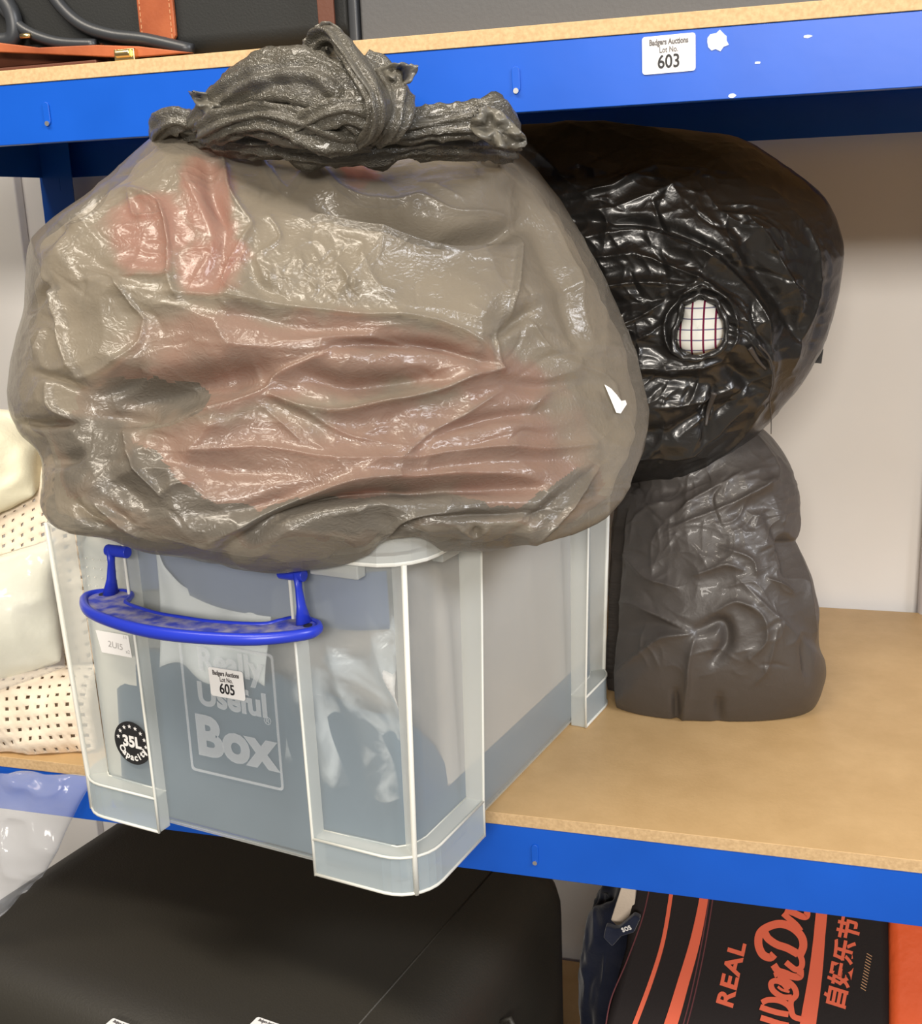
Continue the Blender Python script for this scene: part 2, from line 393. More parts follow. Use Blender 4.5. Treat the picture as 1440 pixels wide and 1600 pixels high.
def fold_field(px, folds):
    """folds: (kind, points, amplitude mm, width) -- r sharp crest, v soft hollow, s step (raised on the left of the line, dropping sharply)"""
    D = np.zeros(len(px))
    for f in folds:
        kind, pts, amp, w = f; pts = spline(pts, max(8, 5*len(pts))) if len(pts) > 2 else np.array(pts, float)
        lo = pts.min(0) - 4*w; hi = pts.max(0) + 4*w
        idx = np.nonzero((px[:, 0] > lo[0]) & (px[:, 0] < hi[0]) & (px[:, 1] > lo[1]) & (px[:, 1] < hi[1]))[0]
        if not len(idx): continue
        p = px[idx]; best = np.full(len(idx), 1e9); sg = np.ones(len(idx)); tt = np.zeros(len(idx)); n = len(pts) - 1
        for i in range(n):
            a, b = pts[i], pts[i+1]; ab = b - a; l2 = ab @ ab + 1e-9
            t = np.clip(((p - a) @ ab)/l2, 0, 1); q = p - (a + t[:, None]*ab); d = np.hypot(q[:, 0], q[:, 1])
            m_ = d < best; best[m_] = d[m_]; tt[m_] = (i + t[m_])/n; sg[m_] = np.sign(ab[0]*q[m_, 1] - ab[1]*q[m_, 0])
        tap = np.sin(np.pi*np.clip(tt*.92 + .04, 0, 1))**.5
        if kind == 'r': v = np.exp(-best/w)
        elif kind == 'v': v = -np.exp(-(best/w)**2)
        else: v = np.where(sg < 0, np.exp(-best/(1.8*w)), np.exp(-(best/(.35*w))**2)*1.0)
        D[idx] += amp*.001*v*tap
    return D
def bag_skin(outline, ctr, df, db, N, disp, clip=None, pow_=1.0, shift=None):
    ctr = np.asarray(ctr, float); n = CAM - ctr; n /= np.linalg.norm(n)
    e1 = CR - n*(CR @ n); e1 /= np.linalg.norm(e1); e2 = np.cross(n, e1)
    P = np.array([on_plane(x, y, ctr, n) - ctr for x, y in spline(outline + [outline[0]], 220)[:-1]])
    a = np.arctan2(P @ e2, P @ e1); r = np.hypot(P @ e2, P @ e1); o = np.argsort(a); a, r = a[o], r[o]
    a = np.concatenate([a - 2*np.pi, a, a + 2*np.pi]); r = np.tile(r, 3)
    D, Q = cube_sphere(N, .36)
    s = np.hypot(D[:, 0], D[:, 1]); th = np.arctan2(D[:, 1], D[:, 0]); rho = np.interp(th, a, r)
    rs_ = 1.0 - .10*(1 - s)                      # silhouette detail relaxes towards the centre
    rmean = r.mean(); rho = rho*(s**.6) + (1 - s**.6)*(rho*.75 + rmean*.25)
    g = s**pow_
    dep = np.where(D[:, 2] > 0, df, db)*np.sign(D[:, 2])*np.abs(D[:, 2])**.9
    V = ctr + (np.cos(th)*rho*g)[:, None]*e1 + (np.sin(th)*rho*g)[:, None]*e2 + dep[:, None]*n
    if shift is not None: V = shift(V, D, e1, e2, n)
    Nn = normals(V, Q); px = project(V); front = np.clip(D[:, 2]*3 + .5, 0, 1)
    V = V + Nn*disp(V, px, front, D)[:, None]
    if clip is not None: V = clip(V)
    return V, Q, Nn, px, front

# ---- box frame (used by the bag that rests on it)
BX, BYC, BYAW = -.01634, .0999, -.19008
bc, bs = math.cos(BYAW), math.sin(BYAW)
def to_box(V): d = V[:, :2] - np.array([BX, BYC]); return np.stack([bc*d[:, 0] + bs*d[:, 1], -bs*d[:, 0] + bc*d[:, 1], V[:, 2]], 1)
RIMZ = .308

GREY_OUT = [(300,206),(250,214),(225,228),(165,285),(92,338),(55,385),(46,440),(45,485),(24,570),(24,630),(40,672),(70,712),(74,785),(105,818),(180,835),(235,855),(300,864),(350,872),(440,880),(560,868),(640,860),(700,856),(780,850),(860,832),(930,800),(972,745),(1000,685),(1002,620),(985,550),(950,460),(908,380),(860,300),(800,236),(700,214),(600,212),(480,216),(380,208)]
GF = [
 ('v',[(505,312),(560,330),(640,350),(720,366),(790,362),(822,345)],27,15),
 ('r',[(470,225),(500,262),(545,300),(620,318),(660,312),(720,330),(812,336)],7,7),
 ('r',[(500,338),(560,352),(640,372),(720,384),(775,380),(816,350)],8,8),
 ('r',[(812,345),(820,380),(812,430),(800,470),(792,505)],7,6),('v',[(838,482),(800,505),(768,528)],9,10),('r',[(792,505),(772,520),(782,580)],5,6),
 ('r',[(340,222),(352,262),(360,300),(392,345)],6,6),('v',[(318,240),(330,300),(352,350)],7,14),('r',[(405,215),(420,260),(452,290)],5,6),('r',[(452,290),(490,250),(500,225)],5,6),
 ('r',[(372,378),(352,425),(360,448),(405,466)],6,5),('v',[(385,400),(400,440),(430,455)],5,12),('r',[(392,345),(372,378)],5,5),('r',[(420,330),(440,372),(400,398)],4,5),
 ('r',[(255,452),(330,458),(400,468),(480,480),(560,492),(640,496),(710,515),(760,545),(784,580)],7,7),
 ('v',[(300,478),(380,490),(470,510),(540,520),(600,524)],5,14),
 ('v',[(520,545),(600,538),(690,545),(760,572)],13,10),('r',[(440,530),(520,528),(600,532),(700,555),(784,580)],6,7),
 ('r',[(784,580),(730,592),(680,612),(620,628),(540,640),(470,638),(425,622)],13,8),
 ('v',[(480,585),(540,600),(620,600),(680,590)],14,14),
 ('s',[(492,556),(455,572),(428,590),(412,612),(350,636),(300,652),(250,664),(185,662)],11,11),
 ('v',[(165,632),(230,615),(320,602),(400,582)],26,27),('v',[(150,650),(190,652),(225,648)],12,12),
 ('r',[(425,622),(500,655),(560,680),(640,700)],4,5),('r',[(400,630),(440,665),(470,690)],3,5),
 ('r',[(190,668),(205,715),(220,745),(250,778)],9,6),('r',[(250,778),(275,760),(300,752)],5,5),('v',[(160,740),(190,760),(222,790)],7,14),
 ('v',[(28,662),(60,664),(112,664)],12,7),('v',[(72,716),(100,712),(125,705)],9,8),
 ('v',[(118,782),(138,806),(166,828)],10,8),('r',[(150,785),(180,815),(215,846)],6,5),('v',[(170,790),(200,820)],5,7),
 ('v',[(345,868),(430,820),(500,790),(592,768),(700,758),(845,760)],20,14),('r',[(330,845),(420,800),(480,775),(560,748),(700,738),(800,742),(850,752)],7,9),
 ('v',[(596,862),(640,828),(700,812),(790,806),(840,800)],8,9),('r',[(598,850),(640,812),(720,800)],5,6),
 ('r',[(835,850),(880,812),(912,770),(940,728)],8,7),('v',[(800,850),(850,800),(880,770)],5,9),
 ('r',[(716,828),(742,848),(762,832)],7,6),('v',[(742,835),(745,850)],6,9),
 ('r',[(640,714),(740,702),(860,700),(938,694)],6,7),('v',[(640,735),(760,722),(880,716)],4,11),
 ('v',[(650,690),(720,664),(800,652),(850,640)],7,10),('r',[(628,712),(665,680),(720,650),(790,612)],5,6),('r',[(826,650),(850,618),(905,600)],4,7),('v',[(790,600),(860,602),(920,600)],5,13),
 ('r',[(300,705),(400,700),(520,712),(640,714)],5,9),('v',[(250,725),(350,728),(480,738)],5,14),('v',[(300,800),(380,795),(460,770),(560,730)],6,16),
 ('v',[(818,290),(862,390),(905,500),(930,590)],7,18),('r',[(846,300),(895,400),(935,520)],4,9),('r',[(838,505),(850,522),(868,545)],4,3),('r',[(884,560),(960,590),(985,640)],4,8),
 ('r',[(206,292),(248,318),(262,380),(260,430),(272,460)],8,6),('r',[(200,300),(205,335),(256,330)],5,4),('r',[(180,432),(230,428),(272,425)],6,4),
 ('r',[(130,415),(178,438),(205,478),(222,498)],5,3),('v',[(115,380),(160,420),(190,430)],4,14),('r',[(62,420),(85,470),(100,530),(125,592)],8,7),('v',[(60,585),(95,590),(120,606)],9,7),
 ('r',[(125,592),(165,575),(215,540),(222,500)],7,7),('v',[(150,610),(190,592),(215,575)],9,10),('r',[(82,600),(85,640),(112,660)],6,5),('r',[(55,540),(68,520),(60,560)],5,4),
 ('v',[(95,352),(130,322),(172,290)],9,9),('v',[(62,390),(100,352)],6,8),('v',[(48,480),(62,455),(78,440)],9,8),('r',[(88,345),(120,350),(150,330),(175,290)],6,5),
 ('r',[(270,255),(300,300),(330,380),(300,440)],4,12),('v',[(330,300),(345,400),(335,450)],6,16),
 ('v',[(560,222),(640,232),(700,230),(790,232)],7,10),('r',[(700,215),(742,240),(750,262)],6,4),('r',[(600,240),(680,246),(760,268)],4,7),('v',[(500,235),(560,246),(620,240)],5,9),
 ('r',[(655,285),(700,300),(730,312)],3,5),('r',[(560,385),(590,440),(620,455)],3,7),('r',[(520,400),(545,435),(530,455)],4,5),
]
def mapped(px, k): return px / k
GF2 = GF + random_folds(3, 60, (80, 220, 990, 500), 1.1, .7, (.4, 1.5), (25, 90), (2.5, 5)) + random_folds(4, 70, (60, 500, 990, 860), -.1, .3, (.4, 1.5), (40, 150), (2.5, 6)) + random_folds(5, 60, (350, 370, 560, 480), .9, .8, (.7, 1.8), (15, 45), (2, 4))
def sil(D): return .16 + .84*np.clip(np.abs(D[:, 2])*1.7, 0, 1)
def grey_disp(V, px, front, D, fine=True):
    Pn = V / .05; sf = sil(D)
    w = np.stack([vnoise(Pn*1.1, 11), vnoise(Pn*1.1, 12)], 1)
    d = front*(.35 + .65*sf)*fold_field(px + w*5, GF2 if fine else GF)
    q3 = np.column_stack([px[:, 0]*.75 + w[:, 0]*18, px[:, 1] + w[:, 1]*14, D[:, 2]*220])
    d += sf*.0016*crumple(q3, 420, 60, .26, 5, .5)/10
    if fine:
        w2 = np.stack([vnoise(Pn*4, 13), vnoise(Pn*4, 14)], 1)
        q2 = np.column_stack([px[:, 0]*.8, px[:, 1]]) + w2*5; amp = np.clip(.15 + 1.3*vnoise(Pn*.8, 21), .04, 1.3)
        d += sf*amp*.0011*crumple(q2, 1300, 22, .35, 6, .6)/8
    pw = q3/np.array([34, 20, 30]); amp = np.clip(.45 + .9*vnoise(Pn*.6, 22), .1, 1.1)
    d += sf*amp*.0008*(ridged(pw, 31) - .5)
    return d + sf*.003*vnoise(Pn*.55, 33) - .0015
def grey_clip(V):
    L = to_box(V)
    ins = np.clip(np.minimum((.204 - np.abs(L[:, 0]))/.012, (.2385 - np.abs(L[:, 1]))/.012), 0, 1)
    zmin = RIMZ + .0015 + .002*vnoise(V/.03, 8)
    V = V.copy(); lift = np.maximum(zmin - V[:, 2], 0)*ins
    V[:, 2] += lift
    over = np.maximum(V[:, 2] - .612, 0)*(V[:, 1] > -.012); V[:, 2] -= over
    return V
def grey_shift(V, D, e1, e2, n):
    # the load settles: the underside sags forward over the front rim, shoulders lean back
    t = np.clip(D[:, 1], -1, 1); f = np.clip(D[:, 2], 0, 1)
    k = np.clip((-t - .05)/.6, 0, 1); k = k*k*(3 - 2*k); m_ = .15*k*np.clip(D[:, 2]*2.2 + .9, 0, 1)*(1 - .75*f)
    lat = V - GC; lat = lat - n*(lat @ n)[:, None]
    V = V - lat*(m_/1.05)[:, None]
    return V + n*(m_ + f*(-.035*t - .02*t*t))[:, None]
GC = np.array([.0, .035, .437])
V, Q, Nn, px, front = bag_skin(GREY_OUT, GC, .205, .175, 250, grey_disp, grey_clip, .97, grey_shift)
gbag = empty('refuse_sack', (float(GC[0]), float(GC[1]), .31), 'large translucent grey plastic sack with a knotted top, resting on the clear storage box', 'plastic bag')
def under(o, parent):
    o.parent = parent; o.matrix_parent_inverse = Matrix.Translation(-parent.location); return o
skin = under(link('bag_film', big_mesh('bag_film', V, Q, M['greyfilm'])), gbag)

# what is packed inside the grey sack, pressed against the film, and an added shade layer
def region(px, blobs):
    r = np.full(len(px), 9.0)
    for x, y, rx, ry, rot in blobs:
        c, s = math.cos(rot), math.sin(rot); dx = px[:, 0]-x; dy = px[:, 1]-y
        r = np.minimum(r, np.hypot((c*dx + s*dy)/rx, (-s*dx + c*dy)/ry))
    return r
Vi, Qi, Ni, pxi, fri = bag_skin(GREY_OUT, GC, .205, .175, 130, lambda a, b, c, d: grey_disp(a, b, c, d, False), grey_clip, .97, grey_shift)
jit = np.stack([vnoise(Vi/.03, 41) + .5*vnoise(Vi/.012, 45), vnoise(Vi/.03, 42) + .5*vnoise(Vi/.012, 46)], 1)*18
rA = region(pxi + jit, [(318,290,58,100,.1),(325,400,70,75,0),(560,262,45,34,0),(215,350,90,80,0)])
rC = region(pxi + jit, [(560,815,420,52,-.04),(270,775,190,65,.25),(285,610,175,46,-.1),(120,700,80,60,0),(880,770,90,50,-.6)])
rB = region(pxi + jit, [(600,550,215,62,.10),(430,550,300,75,.03),(330,600,230,65,0),(790,600,120,60,.2),(700,690,285,90,0),(400,745,310,110,0),(830,740,140,80,-.3)])
inner = Vi - Ni*(.0075 + .003*vnoise(Vi/.02, 44))[:, None]; inner = inner + (GC - inner)*.012
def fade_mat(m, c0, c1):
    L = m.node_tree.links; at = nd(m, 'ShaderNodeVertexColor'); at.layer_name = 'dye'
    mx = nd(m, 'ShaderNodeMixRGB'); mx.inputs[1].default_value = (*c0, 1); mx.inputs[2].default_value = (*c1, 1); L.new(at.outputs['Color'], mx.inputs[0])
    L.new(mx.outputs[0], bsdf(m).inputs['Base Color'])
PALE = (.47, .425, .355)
M['pink'] = mat('pink_cloth', (.8, .3, .25), .95, .1); fade_mat(M['pink'], PALE, (.74, .29, .24)); bump(M['pink'], 220, .0008, .6)
M['rose'] = mat('dusty_pink_cloth', (.6, .3, .25), .95, .1); fade_mat(M['rose'], PALE, (.56, .26, .205)); bump(M['rose'], 220, .0008, .6)
def piece(mask, nm, mt, push=0.0, r=None):
    q = Qi[mask]; u, inv = np.unique(q, return_inverse=True); vv = inner[u] + (GC - inner[u])*push
    me = big_mesh(nm, vv, inv.reshape(q.shape), mt)
    if r is not None:
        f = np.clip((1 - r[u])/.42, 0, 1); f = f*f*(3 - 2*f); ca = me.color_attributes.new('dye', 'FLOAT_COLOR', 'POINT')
        ca.data.foreach_set('color', np.column_stack([f, f, f, np.ones_like(f)]).astype(np.float32).ravel())
    return me
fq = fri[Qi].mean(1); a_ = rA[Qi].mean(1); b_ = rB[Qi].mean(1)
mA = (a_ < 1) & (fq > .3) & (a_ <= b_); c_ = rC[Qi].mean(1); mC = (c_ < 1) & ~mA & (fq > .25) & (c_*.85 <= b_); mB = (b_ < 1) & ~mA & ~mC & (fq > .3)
tag(link('pink_garment', piece(mA, 'pink_garment', M['pink'], 0, rA)), 'bright pink garment showing through the upper left of the grey sack', 'garment')
M['brown'] = mat('sack_shade_brown', (.1, .08, .06), .95, .1); fade_mat(M['brown'], (.42, .30, .24), (.050, .036, .028)); bump(M['brown'], 220, .0008, .6)
tag(link('sack_shade_layer', piece(mC, 'sack_shade_layer', M['brown'], 0, rC)), 'added dark brown layer painting shade along the bottom and left fold of the grey sack', 'garment')  # added layer, shade of the underside and left fold put into its colour
tag(link('pink_towel', piece(mB, 'pink_towel', M['rose'], 0, rB)), 'dusty pink folded towel pressed against the lower front of the grey sack', 'towel')
tag(link('pale_garment', piece(~(mA | mB | mC), 'pale_garment', M['pale'])), 'pale greenish grey cloth filling the rest of the grey sack', 'garment')

# small tear near the right edge
def surf_pt(x, y, lift=.0):
    d = np.hypot(px[:, 0]-x, px[:, 1]-y) + (front < .5)*1e4; i = np.argmin(d); return V[i] + Nn[i]*lift
mb = MB(); tp = [surf_pt(x, y, .0015) for x, y in ((955,598),(963,603),(971,614),(977,624),(985,622),(987,630),(979,641),(973,640),(966,626))]
mb.slab(tp, (.0, -.0012, .0)); o = mb.build('torn_slit', M['tissue']); under(o, gbag); o['label'] = 'small white ragged tear in the film'

# gathered neck, knot and loose ends
KY = -.105
def kp(x, y, dy=0.0): return on_y(x, y, KY + dy)
def rope(name, pts, r0, k=30, pl=7, pa=.22, fl=.8, n=46, tw=.05, mt='knotfilm'):
    P = spline([kp(*p[:2], p[2] if len(p) > 2 else 0) for p in pts], n); R = np.interp(np.linspace(0, 1, n), np.linspace(0, 1, len(r0)), r0)
    mb = MB(); mb.tube(P, R, k, fl, (.3, -1, .2), True, pl, pa, tw)
    A_ = np.array(mb.V); cen = np.repeat(P, k, 0); dv = A_ - cen; A_ = cen + dv*(1 + .12*(ridged(A_/.012, 91) - .6) + .14*vnoise(A_/.02, 92))[:, None]; mb.V = [tuple(v) for v in A_]; o = mb.build(name, M[mt], smooth=True); under(o, gbag); return o
rope('gathered_neck', [(250,218,.07),(300,206,.045),(370,208,.02),(450,214,.01),(520,220,.01),(590,216,.015),(660,212,.03),(740,218,.06),(800,228,.10)], [.008,.013,.016,.017,.018,.018,.017,.015,.010], 44, 13, .24, .9, 80, .03)
rope('knot_band', [(300,196,.02),(330,172,.005),(375,146,-.01),(430,128,-.02),(485,126,-.026),(530,146,-.028),(558,178,-.026),(570,204,-.018),(555,222,-.006)], [.006,.012,.018,.021,.019,.016,.015,.013,.008], 48, 8, .16, .7, 80, .05)
rope('knot_under_band', [(318,206,0),(360,186,-.012),(420,178,-.02),(480,196,-.024),(530,212,-.022),(580,216,-.01)], [.010,.015,.015,.015,.013,.008], 44, 9, .24, .75, 60, .06)
rope('knot_cross_band', [(420,214,-.012),(460,196,-.026),(500,176,-.034),(540,168,-.036),(580,176,-.03),(606,196,-.014)], [.006,.009,.010,.011,.011,.008], 36, 6, .22, .6, 50, .06)
rope('knot_loop', [(496,120,.0),(488,90,-.008),(502,62,-.014),(524,58,-.022),(546,84,-.032),(572,122,-.040),(592,160,-.044),(588,196,-.038),(566,220,-.022)], [.006,.009,.010,.010,.011,.013,.013,.012,.008], 44, 6, .2, .5, 70, .05)
rope('knot_tail', [(566,96,.0),(596,120,.0),(612,156,-.016),(606,192,-.024),(584,216,-.014)], [.008,.012,.014,.012,.007], 36, 7, .24, .7, 50, .06)
rope('bag_mouth_roll', [(600,196,.0),(640,194,.008),(690,190,.015),(740,186,.02),(772,186,.025),(812,226,.06)], [.008,.012,.012,.012,.015,.005], 40, 9, .26, .8, 56, .05)
rope('bag_corner', [(240,218,.06),(250,200,.04),(272,186,.03),(292,190,.03),(300,208,.04)], [.005,.010,.012,.011,.008], 30, 5, .22, .8, 36, .06)
def flare(name, pts, th=.0012, seed=1):
    """a loose tip of film: small crumpled sheet with a ragged edge"""
    q = random.Random(seed); P = spline(pts + [pts[0]], 40)[:-1]; cx, cy = np.mean(P, 0); rings = 7; Vv = []; F = []; n = len(P)
    for k in range(rings + 1):
        t = k/rings
        for i, (x, y) in enumerate(P):
            rag = (q.random() - .5)*3 if k == rings else 0
            Vv.append(kp(cx + (x-cx)*t + rag, cy + (y-cy)*t + rag, -.012 + .010*float(vnoise(np.array([[(cx + (x-cx)*t)/17., (cy + (y-cy)*t)/11., seed*3.]]), 5)[0]) + .005*float(vnoise(np.array([[(cx + (x-cx)*t)/6., (cy + (y-cy)*t)/9., seed*3.]]), 6)[0])))
    for k in range(rings):
        for i in range(n): F.append((k*n+i, k*n+(i+1) % n, (k+1)*n+(i+1) % n, (k+1)*n+i))
    o = link(name, new_mesh(name, Vv, F, M['tipfilm'], True)); s = o.modifiers.new('s', 'SOLIDIFY'); s.thickness = th; under(o, gbag)
m = M['tipfilm'] = mat('loose_bag_film', (.16, .15, .125), .32, .55, 0, .2); bump(m, 90, .001, .5, 'ridge', (1, 1, 1), 3); see_through(m, .8, (.8, .78, .72))
flare('loose_tip', [(292,141),(320,146),(350,146),(372,160),(340,186),(318,176),(304,160)], seed=2)
flare('loose_tip', [(585,108),(610,102),(636,100),(654,104),(640,126),(618,150),(606,166),(590,150)], seed=3)
flare('loose_tip', [(470,100),(472,72),(484,50),(502,36),(522,40),(540,58),(556,90),(540,112),(505,118)], seed=5)
flare('loose_tip', [(740,172),(770,168),(800,190),(822,222),(790,232),(760,222),(735,200)], seed=6)

# ---- the two black sacks
UP_OUT = [(800,196),(900,190),(1000,196),(1100,205),(1150,212),(1196,236),(1250,275),(1292,318),(1312,360),(1317,410),(1308,470),(1290,530),(1262,585),(1225,632),(1195,668),(1130,712),(1060,748),(1000,752),(940,750),(880,700),(830,560),(790,380)]
UF = [
 ('v',[(900,345),(1000,352),(1080,372),(1140,410),(1190,470)],10,10),('r',[(900,372),(1000,360),(1085,385),(1160,440),(1200,500),(1205,560)],9,8),
 ('r',[(910,400),(1000,402),(1080,430),(1150,480),(1190,540)],6,7),('r',[(930,450),(1000,440),(1060,448)],8,7),('v',[(930,480),(1000,470),(1050,470)],6,9),
 ('r',[(940,520),(990,500),(1040,470)],6,5),('r',[(950,540),(1000,530),(1045,500)],5,5),('v',[(1150,360),(1180,420),(1220,470),(1245,520)],13,16),('r',[(1165,340),(1210,400),(1245,460),(1250,520)],7,6),
 ('r',[(1240,330),(1270,380),(1280,450),(1250,540),(1240,580)],7,10),('v',[(1300,420),(1285,500),(1262,560)],5,8),('r',[(1120,330),(1180,345),(1240,400)],5,9),
 ('v',[(1075,455),(1120,455),(1150,500),(1140,548),(1095,560),(1060,540),(1055,490)],0,8),('r',[(1060,462),(1100,452),(1140,475),(1150,520),(1130,555)],7,6),('r',[(1060,470),(1040,500),(1048,545),(1090,562)],7,6),
 ('r',[(990,580),(1040,575),(1090,570),(1130,562)],8,6),('v',[(980,600),(1060,590),(1110,600)],6,10),('r',[(1000,640),(1060,632),(1110,622),(1160,600)],7,8),
 ('v',[(1130,560),(1165,590),(1185,620)],12,14),('r',[(1165,520),(1195,560),(1200,610),(1180,650)],7,6),('s',[(1200,640),(1140,700),(1060,745),(1000,756)],6,8),
 ('v',[(980,690),(1040,680),(1110,650),(1150,630)],10,13),('r',[(1010,720),(1060,712),(1120,680),(1170,640)],6,6),('r',[(830,310),(940,290),(1050,262),(1150,270)],4,6),('r',[(860,340),(960,322),(1080,285)],3,6),
 ('v',[(1120,600),(1110,650),(1100,690)],6,7)]
UF2 = UF + random_folds(13, 60, (900, 320, 1290, 560), .75, .35, (.8, 2.4), (40, 130), (2.5, 5)) + random_folds(14, 45, (940, 440, 1100, 640), -.2, .4, (.8, 2.4), (20, 70), (2.5, 4.5)) + random_folds(15, 30, (980, 600, 1220, 750), -.75, .25, (1, 3), (30, 90), (3, 6)) + random_folds(16, 20, (840, 220, 1150, 340), -.15, .1, (.6, 1.6), (90, 200), (3, 6))
def up_disp(V, px, front, D):
    Pn = V/.05; w = np.stack([vnoise(Pn*1.2, 51), vnoise(Pn*1.2, 52)], 1); sf = sil(D); d = front*(.3 + .7*sf)*fold_field(px + w*5, UF2)
    q3 = np.column_stack([px[:, 0] + w[:, 0]*16, (px[:, 1] + w[:, 1]*16)*1.3, D[:, 2]*170])
    d += sf*.0012*crumple(q3, 300, 55, .28, 15, .5)/10
    w2 = np.stack([vnoise(Pn*4, 13), vnoise(Pn*4, 14)], 1); amp = np.clip(.3 + 1.2*vnoise(Pn*.8, 61), .05, 1.2)
    d += sf*amp*.0008*crumple(px + w2*5, 700, 22, .35, 16, .6)/8
    return d + sf*(.0009*(ridged(q3/np.array([30, 24, 30]), 53) - .5) + .002*vnoise(Pn*.6, 55)) - .0012
def up_clip(V):
    V = V.copy(); V[:, 2] = np.minimum(V[:, 2], .668); V[:, 1] = np.minimum(V[:, 1], DEPTH - .006); return V
UC = np.array([.275, .345, .455])
V2, Q2, N2, px2, fr2 = bag_skin(UP_OUT, UC, .125, .15, 170, up_disp, up_clip, .98)
upb = tag(link('refuse_sack', big_mesh('refuse_sack', V2, Q2, M['blackfilm'])), 'glossy black refuse sack with a torn hole, lying on top of the other black sack', 'plastic bag')

LOW_OUT = [(1085,640),(1140,650),(1190,668),(1225,710),(1246,765),(1250,815),(1246,850),(1262,890),(1278,945),(1280,1005),(1290,1035),(1288,1068),(1266,1112),(1200,1138),(1110,1147),(1030,1142),(975,1122),(950,1095),(945,1040),(950,960),(952,880),(958,800),(975,730),(1030,680)]
LF = [
 ('v',[(960,740),(1020,760),(1080,752),(1130,720)],8,14),('r',[(1180,690),(1215,740),(1175,770),(1130,800)],6,8),('v',[(1205,800),(1225,850),(1235,900)],7,10),
 ('r',[(1040,830),(1110,800),(1180,770),(1205,745)],6,6),('r',[(1060,800),(1100,770),(1160,735)],6,6),('r',[(1085,900),(1130,880),(1160,890)],7,8),('r',[(1110,960),(1150,940),(1190,960),(1196,1000),(1170,1030)],6,8),
 ('r',[(1075,985),(1020,960),(960,935)],7,7),('v',[(1080,985),(1020,975),(955,985)],6,12),('r',[(1080,990),(1030,1000),(960,1050)],8,8),('v',[(1090,985),(1125,975),(1135,1005),(1115,1030)],10,10),
 ('r',[(1085,1000),(1075,1060),(1068,1130)],7,6),('v',[(1055,1080),(1060,1140)],7,6),('v',[(1125,1090),(1120,1130)],6,8),('r',[(1245,860),(1260,930),(1272,1000)],8,6),('v',[(1255,1000),(1262,1060)],6,8),
 ('r',[(1200,905),(1225,915),(1240,925)],7,5),('r',[(1120,850),(1170,870),(1180,900)],6,7),('r',[(970,860),(1010,900),(1060,920)],6,8),('r',[(1215,980),(1200,1040),(1180,1070)],4,7),('r',[(1150,900),(1190,940),(1240,990)],4,9)]
LF2 = LF + random_folds(23, 50, (960, 720, 1240, 860), -.5, .5, (.8, 2.4), (25, 90), (2.5, 5)) + random_folds(24, 40, (960, 860, 1280, 1060), .5, .8, (.5, 1.6), (25, 80), (3, 6))
def low_disp(V, px, front, D):
    Pn = V/.05; w = np.stack([vnoise(Pn*1.2, 71), vnoise(Pn*1.2, 72)], 1); sf = sil(D); d = front*(.3 + .7*sf)*fold_field(px + w*4, LF2)
    q3 = np.column_stack([px[:, 0] + w[:, 0]*16, px[:, 1] + w[:, 1]*16, D[:, 2]*160])
    up = np.clip((1030 - px[:, 1])/220, .15, 1)*sf
    d += up*.0015*crumple(q3, 320, 40, .32, 25, .5)/10
    w2 = np.stack([vnoise(Pn*4, 13), vnoise(Pn*4, 14)], 1)
    d += up*.0008*crumple(px + w2*5, 500, 22, .35, 26, .6)/8
    return d + up*.0008*(ridged(q3/np.array([28, 24, 28]), 73) - .5) + sf*.002*vnoise(Pn*.6, 75) - .001
def low_clip(V):
    V = V.copy(); V[:, 2] = np.maximum(V[:, 2], .0008)
    L = to_box(V); push = np.where((L[:, 1] < .24) & (L[:, 2] < .33), np.maximum(.203 - L[:, 0], 0), 0)
    V[:, 0] += push*bc; V[:, 1] += push*bs; return V
LC = np.array([.338, .345, .135])
V3, Q3, N3, px3, fr3 = bag_skin(LOW_OUT, LC, .115, .13, 150, low_disp, low_clip, .93)
lowb = tag(link('refuse_sack', big_mesh('refuse_sack', V3, Q3, M['matblackfilm'])), 'full dull black refuse sack standing directly on the wooden shelf', 'plastic bag')

# checked cloth poking out of the hole
m = M['check'] = mat('checked_cloth', (.85, .85, .82), .9, .1)
def check_mat(m):
    L = m.node_tree.links; v = coords(m); sp = nd(m, 'ShaderNodeSeparateXYZ'); L.new(v, sp.inputs[0]); last = None; cols = []
    for ax, per, wd, off in (('X', .0112, .17, 0), ('Z', .0102, .13, .3)):
        a = nd(m, 'ShaderNodeMath', operation='MULTIPLY_ADD'); a.inputs[1].default_value = 1/per; a.inputs[2].default_value = off + 50; L.new(sp.outputs[ax], a.inputs[0])
        f = nd(m, 'ShaderNodeMath', operation='FRACT'); L.new(a.outputs[0], f.inputs[0]); c = nd(m, 'ShaderNodeMath', operation='LESS_THAN'); c.inputs[1].default_value = wd; L.new(f.outputs[0], c.inputs[0]); cols.append(c)
    m1 = nd(m, 'ShaderNodeMixRGB'); m1.inputs[1].default_value = (.86, .86, .80, 1); m1.inputs[2].default_value = (.22, .22, .30, 1); L.new(cols[1].outputs[0], m1.inputs[0])
    m2 = nd(m, 'ShaderNodeMixRGB'); m2.inputs[2].default_value = (.16, .012, .045, 1); L.new(m1.outputs[0], m2.inputs[1]); L.new(cols[0].outputs[0], m2.inputs[0]); L.new(m2.outputs[0], bsdf(m).inputs['Base Color'])
check_mat(m)
def pt2(x, y, lift=0.0):
    d = np.hypot(px2[:, 0]-x, px2[:, 1]-y) + (fr2 < .6)*1e4; i = np.argmin(d); return V2[i] + N2[i]*lift
hc = pt2(1093, 512); hole = [(1070,478),(1092,468),(1112,474),(1124,492),(1130,515),(1122,540),(1100,550),(1078,552),(1060,540),(1058,520),(1066,500)]
hv = [hc + (on_plane(x, y, hc, (.1, -1, .12)) - hc) for x, y in hole]
